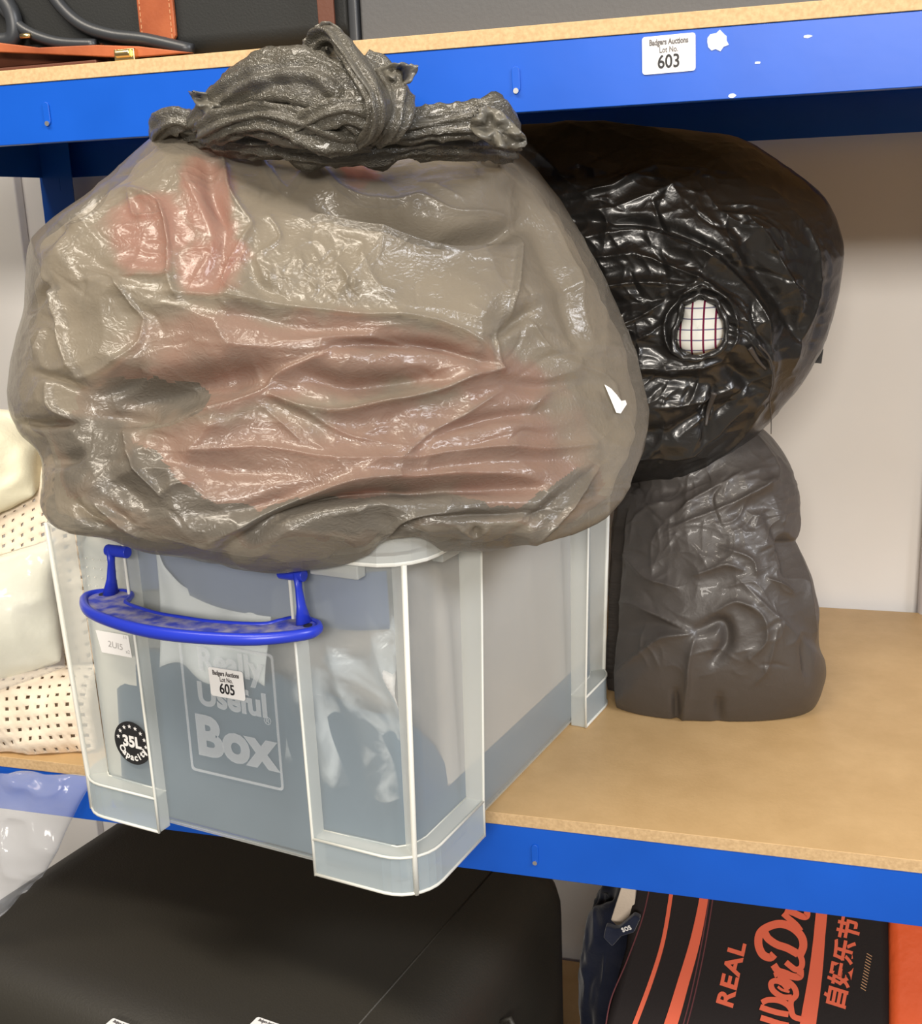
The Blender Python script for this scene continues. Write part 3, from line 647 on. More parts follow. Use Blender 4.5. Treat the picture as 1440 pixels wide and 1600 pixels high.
Vs = []; Fs = []; R_ = 8; hr = spline([tuple(h) for h in hv] + [tuple(hv[0])], 33)[:-1]; nh = len(hr); hcen = hr.mean(0)
for k in range(R_ + 1):
    t = k/R_
    for i, h in enumerate(hr): Vs.append(hcen + (h - hcen)*t*1.06 + np.array([0, -1, .1])*(.017*math.sqrt(max(0, 1 - t*t)) - .001 + .0012*math.sin(i*.8)*t))
for k in range(R_):
    for i in range(nh): Fs.append((k*nh+i, k*nh+(i+1) % nh, (k+1)*nh+(i+1) % nh, (k+1)*nh+i))
me = new_mesh('checked_shirt', Vs, Fs, M['check'], True); o = link('checked_shirt', me); o.rotation_euler = (0, 0, 0)
o.modifiers.new('s', 'SOLIDIFY').thickness = .002
tag(o, 'white cloth with a maroon check poking out of the torn black sack', 'shirt')
mb = MB()   # ragged lip of film round the hole
q = random.Random(9); lip = [hcen + (h - hcen)*(1.12 + .1*q.random()) + np.array([0, -.006 - .004*q.random(), 0]) for h in hr]; lip.append(lip[0]); lip = np.array(lip)
mb.tube(lip, [.0022 + .0022*q.random() for _ in lip], 7, .6, (0, -1, 0), False); o = mb.build('torn_lip', M['blackfilm'], smooth=True); o.parent = upb
for pts, r in (([(1178,535,.0),(1195,555,.004),(1200,590,.004),(1196,620,.004),(1204,650,.006),(1204,678,.008)], .0012), ([(1165,540,0),(1180,560,0),(1192,575,0)], .003), ([(1115,615,.004),(1110,650,.006),(1106,672,.006)], .0035)):
    P = spline([pt2(min(x, 1225), min(y, 640), .004) + (on_y(x, y, .3) - on_y(min(x, 1225), min(y, 640), .3)) for x, y, _ in pts], 20)
    mb = MB(); mb.tube(P, r*np.linspace(1, .4, 20), 6, .5, (0, -1, .1)); o = mb.build('torn_strand', M['strand'] if 'strand' in M else M['matblackfilm'], smooth=True); o.parent = upb
mb = MB(); P = [on_y(x, y, .36) for x, y in ((1240,545),(1262,540),(1286,546),(1283,568),(1255,566),(1240,575))]; mb.slab(P, (0, .003, 0)); o = mb.build('film_corner', M['blackfilm']); o.parent = upb

# ============================================================ THE CLEAR STORAGE BOX
box = empty('storage_box', (BX, BYC, .0008), 'clear frosted plastic storage box with a blue carry handle, standing under the grey sack', 'storage box', BYAW)
hbx, hby, htx, hty = .174, .213, .177, .216
def ring(hx, hy, r, z, k=5): return [(x, y, z) for x, y in rrect(hx, hy, r, k)]
def loft(mb, rings, close_top=False, close_bottom=False):
    n = len(rings[0]); V = [v for r in rings for v in r]
    F = [(i*n + j, i*n + (j+1) % n, (i+1)*n + (j+1) % n, (i+1)*n + j) for i in range(len(rings)-1) for j in range(n)]
    if close_bottom: F.append(tuple(range(n))[::-1])
    if close_top: F.append(tuple(range((len(rings)-1)*n, len(rings)*n)))
    mb.add(V, F)
mb = MB(); loft(mb, [ring(hbx - .008, hby - .008, .022, .002), ring(hbx - .002, hby - .002, .026, .004), ring(hbx, hby, .028, .010), ring(htx, hty, .030, .287)], close_bottom=True)
mb.build('tub', M['pp'], box, smooth=True)
mb = MB(); loft(mb, [ring(hbx - .006, hby - .006, .022, .0005), ring(hbx - .001, hby - .001, .026, .0022), ring(hbx - .0005, hby - .0005, .027, .0045), ring(hbx - .004, hby - .004, .024, .0045)]); mb.build('base_edge', M['ppflange'], box)
# rim: outward step with a down-turned skirt
mb = MB(); o1, o2 = .1995, .2338
loft(mb, [ring(htx - .001, hty - .001, .03, .282), ring(htx + .002, hty + .002, .03, .2875), ring(o1 - .004, o2 - .004, .042, .2925), ring(o1 - .003, o2 - .003, .042, .287), ring(o1, o2, .044, .287), ring(o1, o2, .044, RIMZ - .004), ring(o1 - .002, o2 - .002, .043, RIMZ), ring(o1 - .005, o2 - .005, .042, RIMZ), ring(o1 - .008, o2 - .008, .04, .294), ring(htx - .001, hty - .001, .03, .290)])
mb.build('rim', M['ppflange'], box, smooth=False)
mb = MB(); loft(mb, [ring(o1 + .0004, o2 + .0004, .044, .2855), ring(o1 + .0010, o2 + .0010, .045, .2862), ring(o1 + .0010, o2 + .0010, .045, .2878), ring(o1 + .0004, o2 + .0004, .044, .2885)]); mb.build('rim_bead', M['ppedge'], box)
# four moulded corner guards: rib on each face, corner rib, two stacked floor flanges with a skirt
def corner(sx, sy, uf=.087, vs=.112):
    P = lambda u, v, z: (sx*u, sy*v, z)
    t = .0016; ao, bo = .191, .228; at, bt = .198, .2325; z0 = .0; z1 = .034; zt = .2865
    rc = .036
    def arc(A, B, r, k=7): return [(A - r + r*math.cos(math.pi/2*j/k), B - r + r*math.sin(math.pi/2*j/k)) for j in range(k+1)]
    outer = [(ao, vs)] + arc(ao, bo, rc) + [(uf, bo)]
    inn = [(uf, hby + .0005), (hbx - .014, hby - .002), (hbx - .004, hby - .010), (hbx + .0003, hby - .026), (hbx + .0005, vs)]
    root = MB()
    for z in (z1, z0 + .001):
        root.slab([P(u, v, z) for u, v in outer + inn], (0, 0, .0016))
    g = root.build('corner_flange', M['ppflange'], box)
    sk = MB(); o_in = [(ao - t, vs)] + arc(ao - t, bo - t, rc - t) + [(uf, bo - t)]
    for (a, b), (c, d) in zip(list(zip(outer, outer[1:])), list(zip(o_in, o_in[1:]))):
        sk.slab([P(*a, z0), P(*b, z0), P(*d, z0), P(*c, z0)], (0, 0, z1 + .0016 - z0))
    k_ = sk.build('corner_skirt', M['pp'], g)
    rb = MB()
    # face ribs
    rb.slab([P(uf, hby, z0), P(uf, bo, z0), P(uf, bo, z1), P(uf, bt, zt), P(uf, hty, zt)], (sx*t, 0, 0))
    rb.slab([P(hbx, vs, z0), P(ao, vs, z0), P(ao, vs, z1), P(at, vs, zt), P(htx, vs, zt)], (0, sy*t, 0))
    # diagonal rib
    d = .7071; ci, co_ = (hbx - .008, hby - .008), (ao - rc*(1-d), bo - rc*(1-d)); ct = (at - rc*(1-d), bt - rc*(1-d)); cit = (htx - .008, hty - .008)
    off = np.array((sx*d*t*1.4, -sy*d*t*1.4, 0))
    rb.slab([np.array(P(*ci, z0)) - off/2, np.array(P(*co_, z0)) - off/2, np.array(P(*co_, z1)) - off/2, np.array(P(*ct, zt)) - off/2, np.array(P(*cit, zt)) - off/2], off)
    rb.build('rib', M['ppflange'], g)
    # thick edges, denser and so whiter
    ed = MB(); e = .0013
    def bar(path, w=.0013): ed.tube(path, w, 6, 1.0, (.31, .2, .93) if abs(path[0][2]-path[-1][2]) < .01 else (1, .3, 0))
    bar([P(uf, bo, z0), P(uf, bo, z1), P(uf, bt, zt)]); bar([P(ao, vs, z0), P(ao, vs, z1), P(at, vs, zt)])
    bar([P(*co_, z0), P(*co_, z1), P(*ct, zt)], .0024)
    bar([P(u, v, z1 + .0008) for u, v in outer]); bar([P(u, v, z0 + .0012) for u, v in outer], .0015)
    bar([P(u, v, z1 + .0016) for u, v in inn], .0008)
    ed.build('bright_edge', M['ppedge'], g, smooth=True)
for sx, sy in ((1, -1), (-1, -1), (1, 1), (-1, 1)): corner(sx, sy, vs=.112 if sy < 0 else .135)
# lid-seat ledges under the rim at the front corners
mb = MB(); mb.box(.105, .150, -.2295, -.2175, .272, .2835); mb.build('rim_clip', M['ppflange'], box, bevel=.0015)
mb = MB(); mb.box(.179, .190, -.165, -.135, .272, .2835); mb.build('rim_clip', M['ppflange'], box, bevel=.0015)
# moulded texture dots
mb = MB()
for i in range(5):
    for j in range(6): mb.box(-.150 + i*.0085, -.1488 + i*.0085, -.2168, -.2158, .212 + j*.0085, .2132 + j*.0085)
o = mb.build('moulded_dots', M['ppedge'], box); o['kind'] = 'stuff'
# etched logo panel on the front
FV = -.2150
def ftext(items, name, mt, v=FV, parent=box): return text_on(parent, name, M[mt], items, (0, v - .0006, 0), (1, 0, 0), (0, 0, 1))
ftext([('Really', .0300, .0035, .166, .0011, 0, .98), ('Useful', .0300, .003, .133, .0011, 0, 1.0), ('Box', .052, .001, .085, .0024, 0, 1.02), ('®', .010, .040, .126, 0)], 'etched_logo', 'emboss')
mb = MB(); A = rrect(.0510, .0630, .004, 4); B = rrect(.0488, .0608, .003, 4); n = len(A)
for i in range(n):
    a, b, c, d = A[i], A[(i+1) % n], B[(i+1) % n], B[i]
    mb.slab([(q_[0] + .0, FV, q_[1] + .1285) for q_ in (a, b, c, d)], (0, -.0008, 0))
mb.build('etched_frame', M['emboss'], box)
st = lot_sticker(box, (.0005, FV - .0022, .158), (.985, 0, -.17*.0 + .02), (-.02, 0, .985), '605', .038, .027); st['label'] = 'white lot sticker printed 605, lower edge curling'
# capacity roundel and handwritten paper seen in the left bay
mb = MB(); cx, cz, r = -.1195, .0790, .0215
mb.slab([(cx + r*math.cos(2*math.pi*j/40), FV - .0008, cz + r*math.sin(2*math.pi*j/40)) for j in range(40)], (0, -.0005, 0))
cs = mb.build('capacity_sticker', M['ink'], box); cs['label'] = 'round black 35L capacity sticker'
items = [('35L', .0150, cx, cz - .0035, .0006, 0, 1.0)]
for k, ch in enumerate('Capacity'):
    a = math.radians(208 + k*18.5); items.append((ch, .0092, cx + math.cos(a)*(r*.80), cz + math.sin(a)*(r*.80), .0003, a + math.pi/2))
text_on(cs, 'white_lettering', M['paper'], items, (0, FV - .0015, 0), (1, 0, 0), (0, 0, 1))
mb = MB()
for k in range(9):
    a = math.radians(165 - k*24); ux, uz = cx + math.cos(a)*r*.78, cz + math.sin(a)*r*.78
    mb.slab([(ux + (.0022 if j % 2 == 0 else .0009)*math.sin(j*math.pi/5), FV - .0014, uz + (.0022 if j % 2 == 0 else .0009)*math.cos(j*math.pi/5)) for j in range(10)], (0, -.0003, 0))
mb.build('white_stars', M['paper'], cs)
mb = MB(); mb.slab([(x, FV - .0010, z) for x, z in ((-.1485, .1865), (-.1090, .1865), (-.1075, .1655), (-.1440, .1655))], (0, -.0003, 0)); ps = mb.build('paper_note', M['paper'], box)
text_on(ps, 'pencil_writing', M['pencil'], [('2UI5', .0085, -.126, .172, 0, -.08, 1.1), ('x2', .005, -.1115, .169, 0), ('1:1', .004, -.113, .183, 0)], (0, FV - .0014, 0), (1, 0, 0), (0, 0, 1))
# carry handle
hd = MB(); zb = .2325
def prof(n=48):
    outer = spline([(-.112,-.232),(-.119,-.243),(-.114,-.258),(-.085,-.280),(-.04,-.293),(0,-.297),(.04,-.293),(.085,-.280),(.114,-.258),(.119,-.243),(.112,-.232)], n)
    inn = spline([(.098,-.226),(.086,-.229),(.079,-.240),(.070,-.252),(.03,-.262),(0,-.263),(-.03,-.262),(-.070,-.252),(-.079,-.240),(-.086,-.229),(-.098,-.226)], n)
    return np.vstack([outer, inn])
pr = prof(); nP = len(pr)
hw = np.concatenate([np.interp(np.linspace(0, 1, nP//2), [0, .15, .5, .85, 1], [.0026, .0036, .0042, .0036, .0026]), np.full(nP//2, .0021), [.0026, .0026]])
hd.tube([(x, y, zb) for x, y in np.vstack([pr, pr[:1], pr[1:2]])], hw, 10, 1.3, (0, 0, 1), False)
handle = hd.build('handle', M['handle'], box, smooth=True)
mb = MB(); h = nP//2
for i in range(h - 1):
    a, b, c, d = pr[i], pr[i+1], pr[nP-2-i], pr[nP-1-i]; mb.slab([(q_[0], q_[1], zb - .0012) for q_ in (a, b, c, d)], (0, 0, .0022))
o = mb.build('handle_web', M['dust'], handle); o['label'] = 'dusty recessed web of the handle'
for s in (-1, 1):
    mb = MB(); mb.tube([(s*.098, -.236, .274), (s*.0985, -.2365, .262), (s*.1, -.237, .248), (s*.102, -.238, .234)], [.0048, .0038, .0050, .0085], 12, .6, (1, 0, 0)); mb.build('handle_arm', M['handle'], handle, smooth=True)
    mb = MB(); mb.tube([(s*.080, -.2345, .2725), (s*.1035, -.2345, .2725)], .0052, 14, 1, (0, 0, 1)); mb.build('pivot_pin', M['handle'], handle, bevel=.0008)
    mb = MB(); mb.tube([(s*.108, -.241, zb - .002), (s*.108, -.241, zb + .0016)], .0042, 14, .8, (1, 0, 0)); mb.build('finger_hole', M['ink'], handle)

# ---- contents of the box and an added pale filler (each a thing of its own)
def from_box(u, v, z): return (BX + bc*u - bs*v, BYC + bs*u + bc*v, z)
def lump(name, mt, u0, u1, v0, v1, zlo, top, label, cat, nu=60, nv=70, seed=0, edge=.02):
    """soft folded pile: closed heap with a wavy top and rounded sides inside the box"""
    U = np.linspace(-1, 1, nu); Vv = np.linspace(-1, 1, nv); gu, gv = np.meshgrid(U, Vv, indexing='ij'); gu = gu.ravel(); gv = gv.ravel()
    u = (u0+u1)/2 + gu*(u1-u0)/2; v = (v0+v1)/2 + gv*(v1-v0)/2
    fall = np.clip(1 - np.maximum(np.abs(gu), np.abs(gv))**44, 0, 1)
    P3 = np.stack([u, v, np.full_like(u, seed)], 1)
    z = zlo + (top(u, v) + .010*vnoise(P3/.05, seed) + .004*ridged(P3/.025, seed+1) - zlo)*fall**.35
    z = np.maximum(z, zlo)
    X = np.array([from_box(a, b, c) for a, b, c in zip(u, v, z)]); B = np.array([from_box(a, b, zlo - .0005) for a, b in zip(u, v)])
    i, j = np.meshgrid(np.arange(nu-1), np.arange(nv-1), indexing='ij'); q_ = (i*nv + j).ravel(); T = np.stack([q_, q_+nv, q_+nv+1, q_+1], 1); n_ = nu*nv
    me = big_mesh(name, np.vstack([X, B]), np.vstack([T, T[:, ::-1] + n_]), M[mt]); return tag(link(name, me), label, cat)
def slate_top(u, v):
    side = .070 + .10*(v + .07)/.30           # rises towards the back along the right side
    frontz = .165 - .25*np.clip(u - .05, 0, 1) - .75*np.clip(-u - .135, 0, .1)*1.4
    k = np.clip((v + .19)/.08, 0, 1)
    base = frontz*(1-k) + np.clip(side, .06, .24)*k
    return base
lump('slate_blanket', 'slate', -.150, .168, -.207, .205, .006, slate_top, 'dark slate blue blanket filling the lower part of the clear box', 'blanket', seed=3)
lump('beige_blanket', 'beige', -.160, .167, -.130, .204, .055, lambda u, v: .262 + 0*u, 'beige folded cloth on top of the slate blanket inside the clear box', 'blanket', seed=9)
# white paper and crumpled clear bag near the front wall
def sheet(name, mt, fn, nu, nv, label, cat, th=.0008, smooth=True, kind=None):
    V = []; F = []
    for i in range(nu):
        for j in range(nv): V.append(fn(i/(nu-1), j/(nv-1)))
    for i in range(nu-1):
        for j in range(nv-1): F.append((i*nv+j, (i+1)*nv+j, (i+1)*nv+j+1, i*nv+j+1))
    me = new_mesh(name, V, F, M[mt], smooth); o = link(name, me); o.modifiers.new('s', 'SOLIDIFY').thickness = th; return tag(o, label, cat, kind=kind)
def paper_fn(s, t):
    u = -.083 + .120*s; top = .243 - .022*s + .020*math.exp(-(s/.06)**2) + .006*math.sin(s*7 + 1) + .004*math.sin(s*17)
    z0 = .158 + .006*math.sin(s*9)
    return from_box(u, -.2085 + .010*t + .004*math.sin(s*11 + t*3), z0 + (top - z0)*t)
sheet('tissue_paper', 'tissue', paper_fn, 60, 16, 'crumpled white tissue paper behind the front panel of the clear box', 'paper')
def cbag_fn(s, t):
    n1 = math.sin(s*14 + t*6) + math.sin(s*5 - t*11 + 2)
    return from_box(.048 + .118*s, -.210 + .010*abs(math.sin(s*7 + t*4)) + .002*n1, .085 + .165*t - .012*s + .003*n1)
m = M['cloudy'] = mat('cloudy_film', (.85, .87, .88), .2, .7); bump(m, 40, .004, .7, 'ridge', (1, 1, 1), 4); see_through(m, .5, (1, 1, 1))
def cloud(m):
    L = m.node_tree.links; n = nd(m, 'ShaderNodeTexNoise', Scale=16, Detail=5, Distortion=1.2); L.new(coords(m, (1, 1, .8)), n.inputs['Vector'])
    r = nd(m, 'ShaderNodeMapRange'); r.inputs[1].default_value = .47; r.inputs[2].default_value = .72; r.inputs[3].default_value = .03; r.inputs[4].default_value = .95; L.new(n.outputs['Fac'], r.inputs[0])
    mx = [x for x in m.node_tree.nodes if x.type == 'MIX_SHADER'][0]; L.new(r.outputs[0], mx.inputs[0])
cloud(m)
sheet('crumpled_clear_bag', 'cloudy', cbag_fn, 44, 44, 'crumpled cloudy plastic bag behind the right front bay of the clear box', 'plastic bag', .0005)
M['bayfill'] = cloth('bay_light_cream', (.80, .73, .62), (.88, .82, .71), 10)
lump('bay_light_filler', 'bayfill', -.170, -.118, -.203, -.135, .006, lambda u, v: .262 + 0*u, 'added cream block lightening the left end of the clear box', 'garment', 30, 30, seed=21)  # added block, pale for the lit surroundings seen through the left bay
def blueband(s, t): return from_box(-.075 + .15*s, -.196 + .006*math.sin(s*9), .250 + .030*t)
M['bluegrey'] = cloth('blue_grey_tone', (.10, .13, .24), (.16, .19, .30), 10)
sheet('blue_grey_strip', 'bluegrey', lambda s, t: from_box(-.12 + .28*s, -.200 + .008*math.sin(s*12), .222 + .048*t + .006*math.sin(s*7)), 40, 8, 'blue grey strip just under the rim inside the clear box', 'cloth', .003)  # plain dark blue grey strip below the rim

# ============================================================ LEFT PILE ON THE SHELF
def drape(name, mt, P00, P10, P01, P11, bulge, nu, nv, label, cat, th=.002, seed=0, holes=False, wav=.006, kind=None, bul2=None):
    P00, P10, P01, P11 = map(lambda p: np.asarray(p, float), (P00, P10, P01, P11)); bulge = np.asarray(bulge, float)
    s, t = np.meshgrid(np.linspace(0, 1, nu), np.linspace(0, 1, nv), indexing='ij'); s = s.ravel()[:, None]; t = t.ravel()[:, None]
    P = P00*(1-s)*(1-t) + P10*s*(1-t) + P01*(1-s)*t + P11*s*t
    P = P + bulge*(np.sin(np.pi*t)**.6)*(np.sin(np.pi*s)**.35)
    bn = bulge/np.linalg.norm(bulge); P = P + bn*(wav*vnoise(P/.045 + seed, seed) + wav*.5*ridged(P/.03 + seed, seed+3))[:, None]
    if 'hanging' not in name: P[:, 2] = np.maximum(P[:, 2], th + .001)
    i, j = np.meshgrid(np.arange(nu-1), np.arange(nv-1), indexing='ij'); keep = np.ones(i.shape, bool)
    if holes: keep = ~((i % 3 == 1) & (j % 3 == 1))
    q_ = (i*nv + j)[keep]; Q_ = np.stack([q_, q_+nv, q_+nv+1, q_+1], 1)
    me = big_mesh(name, P, Q_, M[mt]); o = link(name, me); md = o.modifiers.new('s', 'SOLIDIFY'); md.thickness = th
    return tag(o, label, cat, kind=kind)
def qp(x, y, Y): return on_y(x, y, Y)
# backing mass of the pile so that it is a solid heap
drape('folded_blanket', 'cream', qp(-120,1060,.02), qp(150,1040,.07), qp(-120,1205,-.0), qp(150,1172,.03), (.0, -.03, .02), 58, 28, 'lowest fold of the cream openwork blanket beside the clear box', 'blanket', .0035, 3, True)
drape('openwork_blanket', 'cream', qp(-160,900,.10), qp(130,680,.16), qp(-160,1190,.05), qp(150,1030,.11), (.01, -.04, .03), 67, 64, 'cream openwork crochet blanket draped diagonally left of the clear box', 'blanket', .0035, 5, True)
drape('ivory_cloth', 'ivory', qp(-160,640,.12), qp(80,655,.17), qp(-160,880,.05), qp(48,770,.10), (.01, -.045, .03), 60, 60, 'ivory cloth at the top of the left pile', 'cloth', .004, 7, False, .014)
drape('ivory_packet', 'ivory', qp(-160,930,.03), qp(85,845,.06), qp(-160,1120,.0), qp(92,1030,.05), (.0, -.035, .01), 60, 50, 'ivory folded cloth packed in clear film midway down the left pile', 'packet', .004, 8)
drape('clear_wrapper', 'clear', qp(-160,925,.012), qp(90,838,.042), qp(-160,1140,-.018), qp(100,1042,.032), (.0, -.038, .01), 60, 50, 'clear film wrapper round the ivory packet', 'wrapper', .0006, 8)
drape('hanging_clear_bag', 'clear', qp(-140,1198,-.03), qp(150,1208,-.006), qp(-160,1560,-.05), qp(62,1372,-.03), (.02, -.03, .0), 70, 80, 'clear plastic bag hanging over the shelf edge at lower left', 'plastic bag', .0006, 12, False, .012)

# ============================================================ TOP SHELF
ZT = ZU
cs_ = empty('black_case', (-.2, .03, ZT), 'black case with tan leather straps on the top shelf at left', 'case')
def cpart(mb, name, mt, **kw): o = mb.build(name, M[mt], **kw); return under(o, cs_)
mb = MB(); pts = [(.034, .036+.055), (.034, .008), (.040, .002), (.30, .002), (.30, .24), (.034, .24)]
mb.slab([(-.62, y, ZT + z) for y, z in [(.028, .24), (.028, .020), (.033, .009), (.042, .003), (.30, .003), (.30, .24)]], (.655, 0, 0)); cpart(mb, 'case_body', 'casebl', bevel=.004)
mb = MB(); mb.slab([(-.62, y, ZT + z) for y, z in [(.0245, .0195), (.0275, .0195), (.0415, .0025), (.0395, .0008), (.030, .008)]], (.42, 0, 0)); cpart(mb, 'bottom_binding', 'darkleather')
mb = MB(); mb.box(-.62, -.20, .012, .034, ZT + .0002, ZT + .0045); cpart(mb, 'leather_welt', 'darkleather', bevel=.001)
# wide tan strap with stitching
sx0, sx1 = on_y(222, 60, .026)[0], on_y(277, 60, .026)[0]
mb = MB(); mb.slab([(sx0, .0225, ZT+.24), (sx1, .0225, ZT+.24), (sx1 + .0005, .0225, ZT + .020), (sx1 - .004, .0225, ZT + .0145), (sx0 + .004, .0225, ZT + .0155), (sx0, .0225, ZT + .021)], (0, .004, 0)); strap = cpart(mb, 'tan_strap', 'leather', bevel=.0008)
mb = MB()
for k in range(40): mb.box(sx1 - .0030, sx1 - .0025, .0219, .0226, ZT + .018 + k*.005, ZT + .0212 + k*.005); mb.box(sx0 + .0025, sx0 + .0030, .0219, .0226, ZT + .018 + k*.005, ZT + .0212 + k*.005)
o = mb.build('strap_stitching', M['stitch']); under(o, cs_); o['kind'] = 'stuff'
x2, x3 = on_y(492, 20, .02)[0], on_y(524, 20, .02)[0]
mb = MB(); mb.slab([(x2, .014, ZT+.24), (x3, .014, ZT+.24), (x3 + .001, .014, ZT + .012), (x2 + .006, .012, ZT + .006)], (0, .003, 0)); cpart(mb, 'narrow_strap', 'darkleather', bevel=.0006)
for pts, r in (([(60,-40),(95,10),(130,40),(175,55),(230,62),(300,78)], .0055), ([(-30,-20),(10,20),(40,48),(90,66),(150,70)], .005), ([(0,-10),(20,25),(20,60),(-10,66)], .0075)):
    mb = MB(); mb.tube(spline([on_y(x, y, .018) for x, y in pts], 30), r, 10); cpart(mb, 'curved_piping', 'tubeblack', smooth=True)
mb = MB(); mb.slab([on_y(x, y, .010) for x, y in ((-40,62),(60,74),(150,70),(215,72),(300,82),(200,90),(60,84),(-40,80))], (0, .006, 0)); cpart(mb, 'base_trim', 'leather', bevel=.001)
bp_ = on_y(196, 84, .006)
mb = MB(); mb.box(bp_[0]-.010, bp_[0]+.010, .0035, .012, ZT + .0002, ZT + .010); mb.tube([(bp_[0]-.007, .003, ZT+.006), (bp_[0]+.007, .003, ZT+.006)], .0035, 10); cpart(mb, 'brass_catch', 'brass', bevel=.0008)
bp_ = on_y(40, 56, .012); mb = MB(); mb.tube([bp_ + [-.005, 0, 0], bp_ + [.005, 0, 0]], .0022, 10); cpart(mb, 'brass_stud', 'brass', smooth=True)
gcs = empty('grey_case', (.3, .05, ZT), 'flat dark grey fabric case lying right of the black case on the top shelf', 'case')
gx = on_y(553, 30, .03)[0]
mb = MB(); mb.box(gx + .005, 1.15, .030, .34, ZT + .0008, ZT + .16); o = mb.build('case_panel', M['greypanel'], bevel=.003); under(o, gcs)
mb = MB(); mb.box(gx - .004, gx + .0045, .026, .34, ZT + .0008, ZT + .162); o = mb.build('edge_piping', M['tubeblack'], bevel=.002); under(o, gcs)

# ============================================================ BELOW THE SHELF
# large black case, rounded box turned a little
def rounded_block(name, mt, L, Wd, H, r, loc, rz, tilt=0, parent=None, n=24):
    bm = bmesh.new(); bmesh.ops.create_cube(bm, size=1); bmesh.ops.scale(bm, vec=(L, Wd, H), verts=bm.verts)
    bmesh.ops.bevel(bm, geom=list(bm.edges) , offset=r, segments=6, profile=.6, affect='EDGES')
    me = bpy.data.meshes.new(name); bm.to_mesh(me); bm.free(); me.materials.append(M[mt]); me.polygons.foreach_set('use_smooth', [True]*len(me.polygons))
    o = link(name, me, parent, loc); o.rotation_euler = (tilt, 0, rz); return o
ZC = -.20
cA = np.array([.128, .213]); cB = np.array([.103, -.052])       # right top edge
rz = -.19
lc = empty('large_black_case', (-.16, .10, Z3), 'large black leatherette case lying on the lowest shelf below the storage box', 'case', rz)
H_ = ZC - Z3 - .001
body = rounded_block('case_body', 'leatherette', .60, .47, H_, .065, (-.012, -.006, H_/2 + .0008), 0, 0, lc)
for k, v in enumerate((-.15, .15)): 
    mb = MB(); mb.tube([(.286, .02, .335), (.300, .02, .345), (.309, .02, .325), (.306, .02, .300), (.286, .02, .285)], .0035, 8); 
    if k == 0: mb.build('carry_loop', M['leatherette'], lc, smooth=True)
mb = MB(); mb.tube([(.215, -.19, H_ + .0006), (.215, .19, H_ + .0006)], .0012, 6); mb.build('seam_piping', M['leatherette'], lc, smooth=True)
for x, y in ((183, 1606), (412, 1604)):
    P = on_z(x, y, ZC + .001); st = lot_sticker(None, (P[0], P[1], ZC - .0002), (.98, -.19, 0), (.19, .98, 0), ' ', .030, .020)
    st.parent = lc; st.matrix_parent_inverse = (Matrix.Translation(lc.location) @ Matrix.Rotation(rz, 4, 'Z')).inverted()

# black and orange holdall lying on the lowest shelf, its face tilted up to the camera
hp = np.array([.40, .12, -.30]); hn = np.array([-.05, -.80, .60]); hn /= np.linalg.norm(hn)
def hq(x, y, lift=0.0):
    p_ = on_plane(x, y, hp, hn); w_ = np.linalg.norm(p_ - hp)
    return p_ + hn*lift
hold = empty('holdall', (.42, .22, Z3), 'black canvas holdall printed in orange lettering, on the lowest shelf at right', 'holdall')
def hpart(mb, name, mt, **kw): o = mb.build(name, M[mt], **kw); return under(o, hold)
mb = MB(); mb.slab([hq(x, y) for x, y in ((990,1330),(1010,1300),(1385,1330),(1392,1480),(1392,1900),(1340,2000),(900,1980),(880,1880),(930,1640),(975,1480))], -hn*.16); hpart(mb, 'bag_body', 'holdall', bevel=.012)
def stripe(name, mt, c, w, lift=.0012):
    P = spline(c, 40); T = np.gradient(P, axis=0); T /= np.linalg.norm(T, axis=1)[:, None]; N_ = np.stack([-T[:, 1], T[:, 0]], 1)
    ww = np.interp(np.linspace(0, 1, 40), np.linspace(0, 1, len(w)), w); mb = MB()
    for i in range(39):
        a, b, c_, d = P[i] + N_[i]*ww[i]/2, P[i+1] + N_[i+1]*ww[i+1]/2, P[i+1] - N_[i+1]*ww[i+1]/2, P[i] - N_[i]*ww[i]/2
        mb.slab([hq(*v, .0004) for v in (a, b, c_, d)], hn*lift)
    return hpart(mb, name, mt)
stripe('orange_stripe', 'orange', [(1056,1340),(1048,1400),(1036,1470),(1018,1530),(992,1600),(960,1680)], [6, 6, 7, 8])
stripe('orange_stripe', 'orange', [(1106,1340),(1100,1400),(1086,1470),(1066,1540),(1048,1600),(1020,1680)], [13, 14, 17, 20, 22])
for c in ([(1114,1340),(1108,1400),(1095,1480),(1078,1560),(1062,1620)], [(1120,1340),(1114,1400),(1101,1480),(1084,1560),(1068,1620)], [(1020,1360),(1005,1430),(980,1500),(955,1560),(945,1610)]):
    stripe('stitched_seam', 'maroon', c, [2, 2], .0008)
stripe('orange_bar', 'orange', [(1286,1400),(1282,1440),(1274,1520),(1262,1600),(1250,1680)], [18, 18, 24, 28])
e_u = hq(1165, 1500) - hq(1150, 1570); e_u /= np.linalg.norm(e_u)
e_v = np.cross(hn, e_u)
def htext(body, size, x, y, bold, sx=1, shear=0, lean=0, sp=1, name='orange_lettering', mt='orange'):
    c, s = math.cos(lean), math.sin(lean); a = e_u*c + e_v*s; b = -e_u*s + e_v*c
    o = text_on(None, name, M[mt], [(body, size, 0, 0, bold, 0, sx, shear, sp)], hq(x, y, .0012), a, b); return under(o, hold)
htext('REAL', .024, 1154, 1526, .0008, 1.15, 0, 0, 1.1)
htext('自娱乐节', .0232, 1329, 1508, .0008, 1.0)
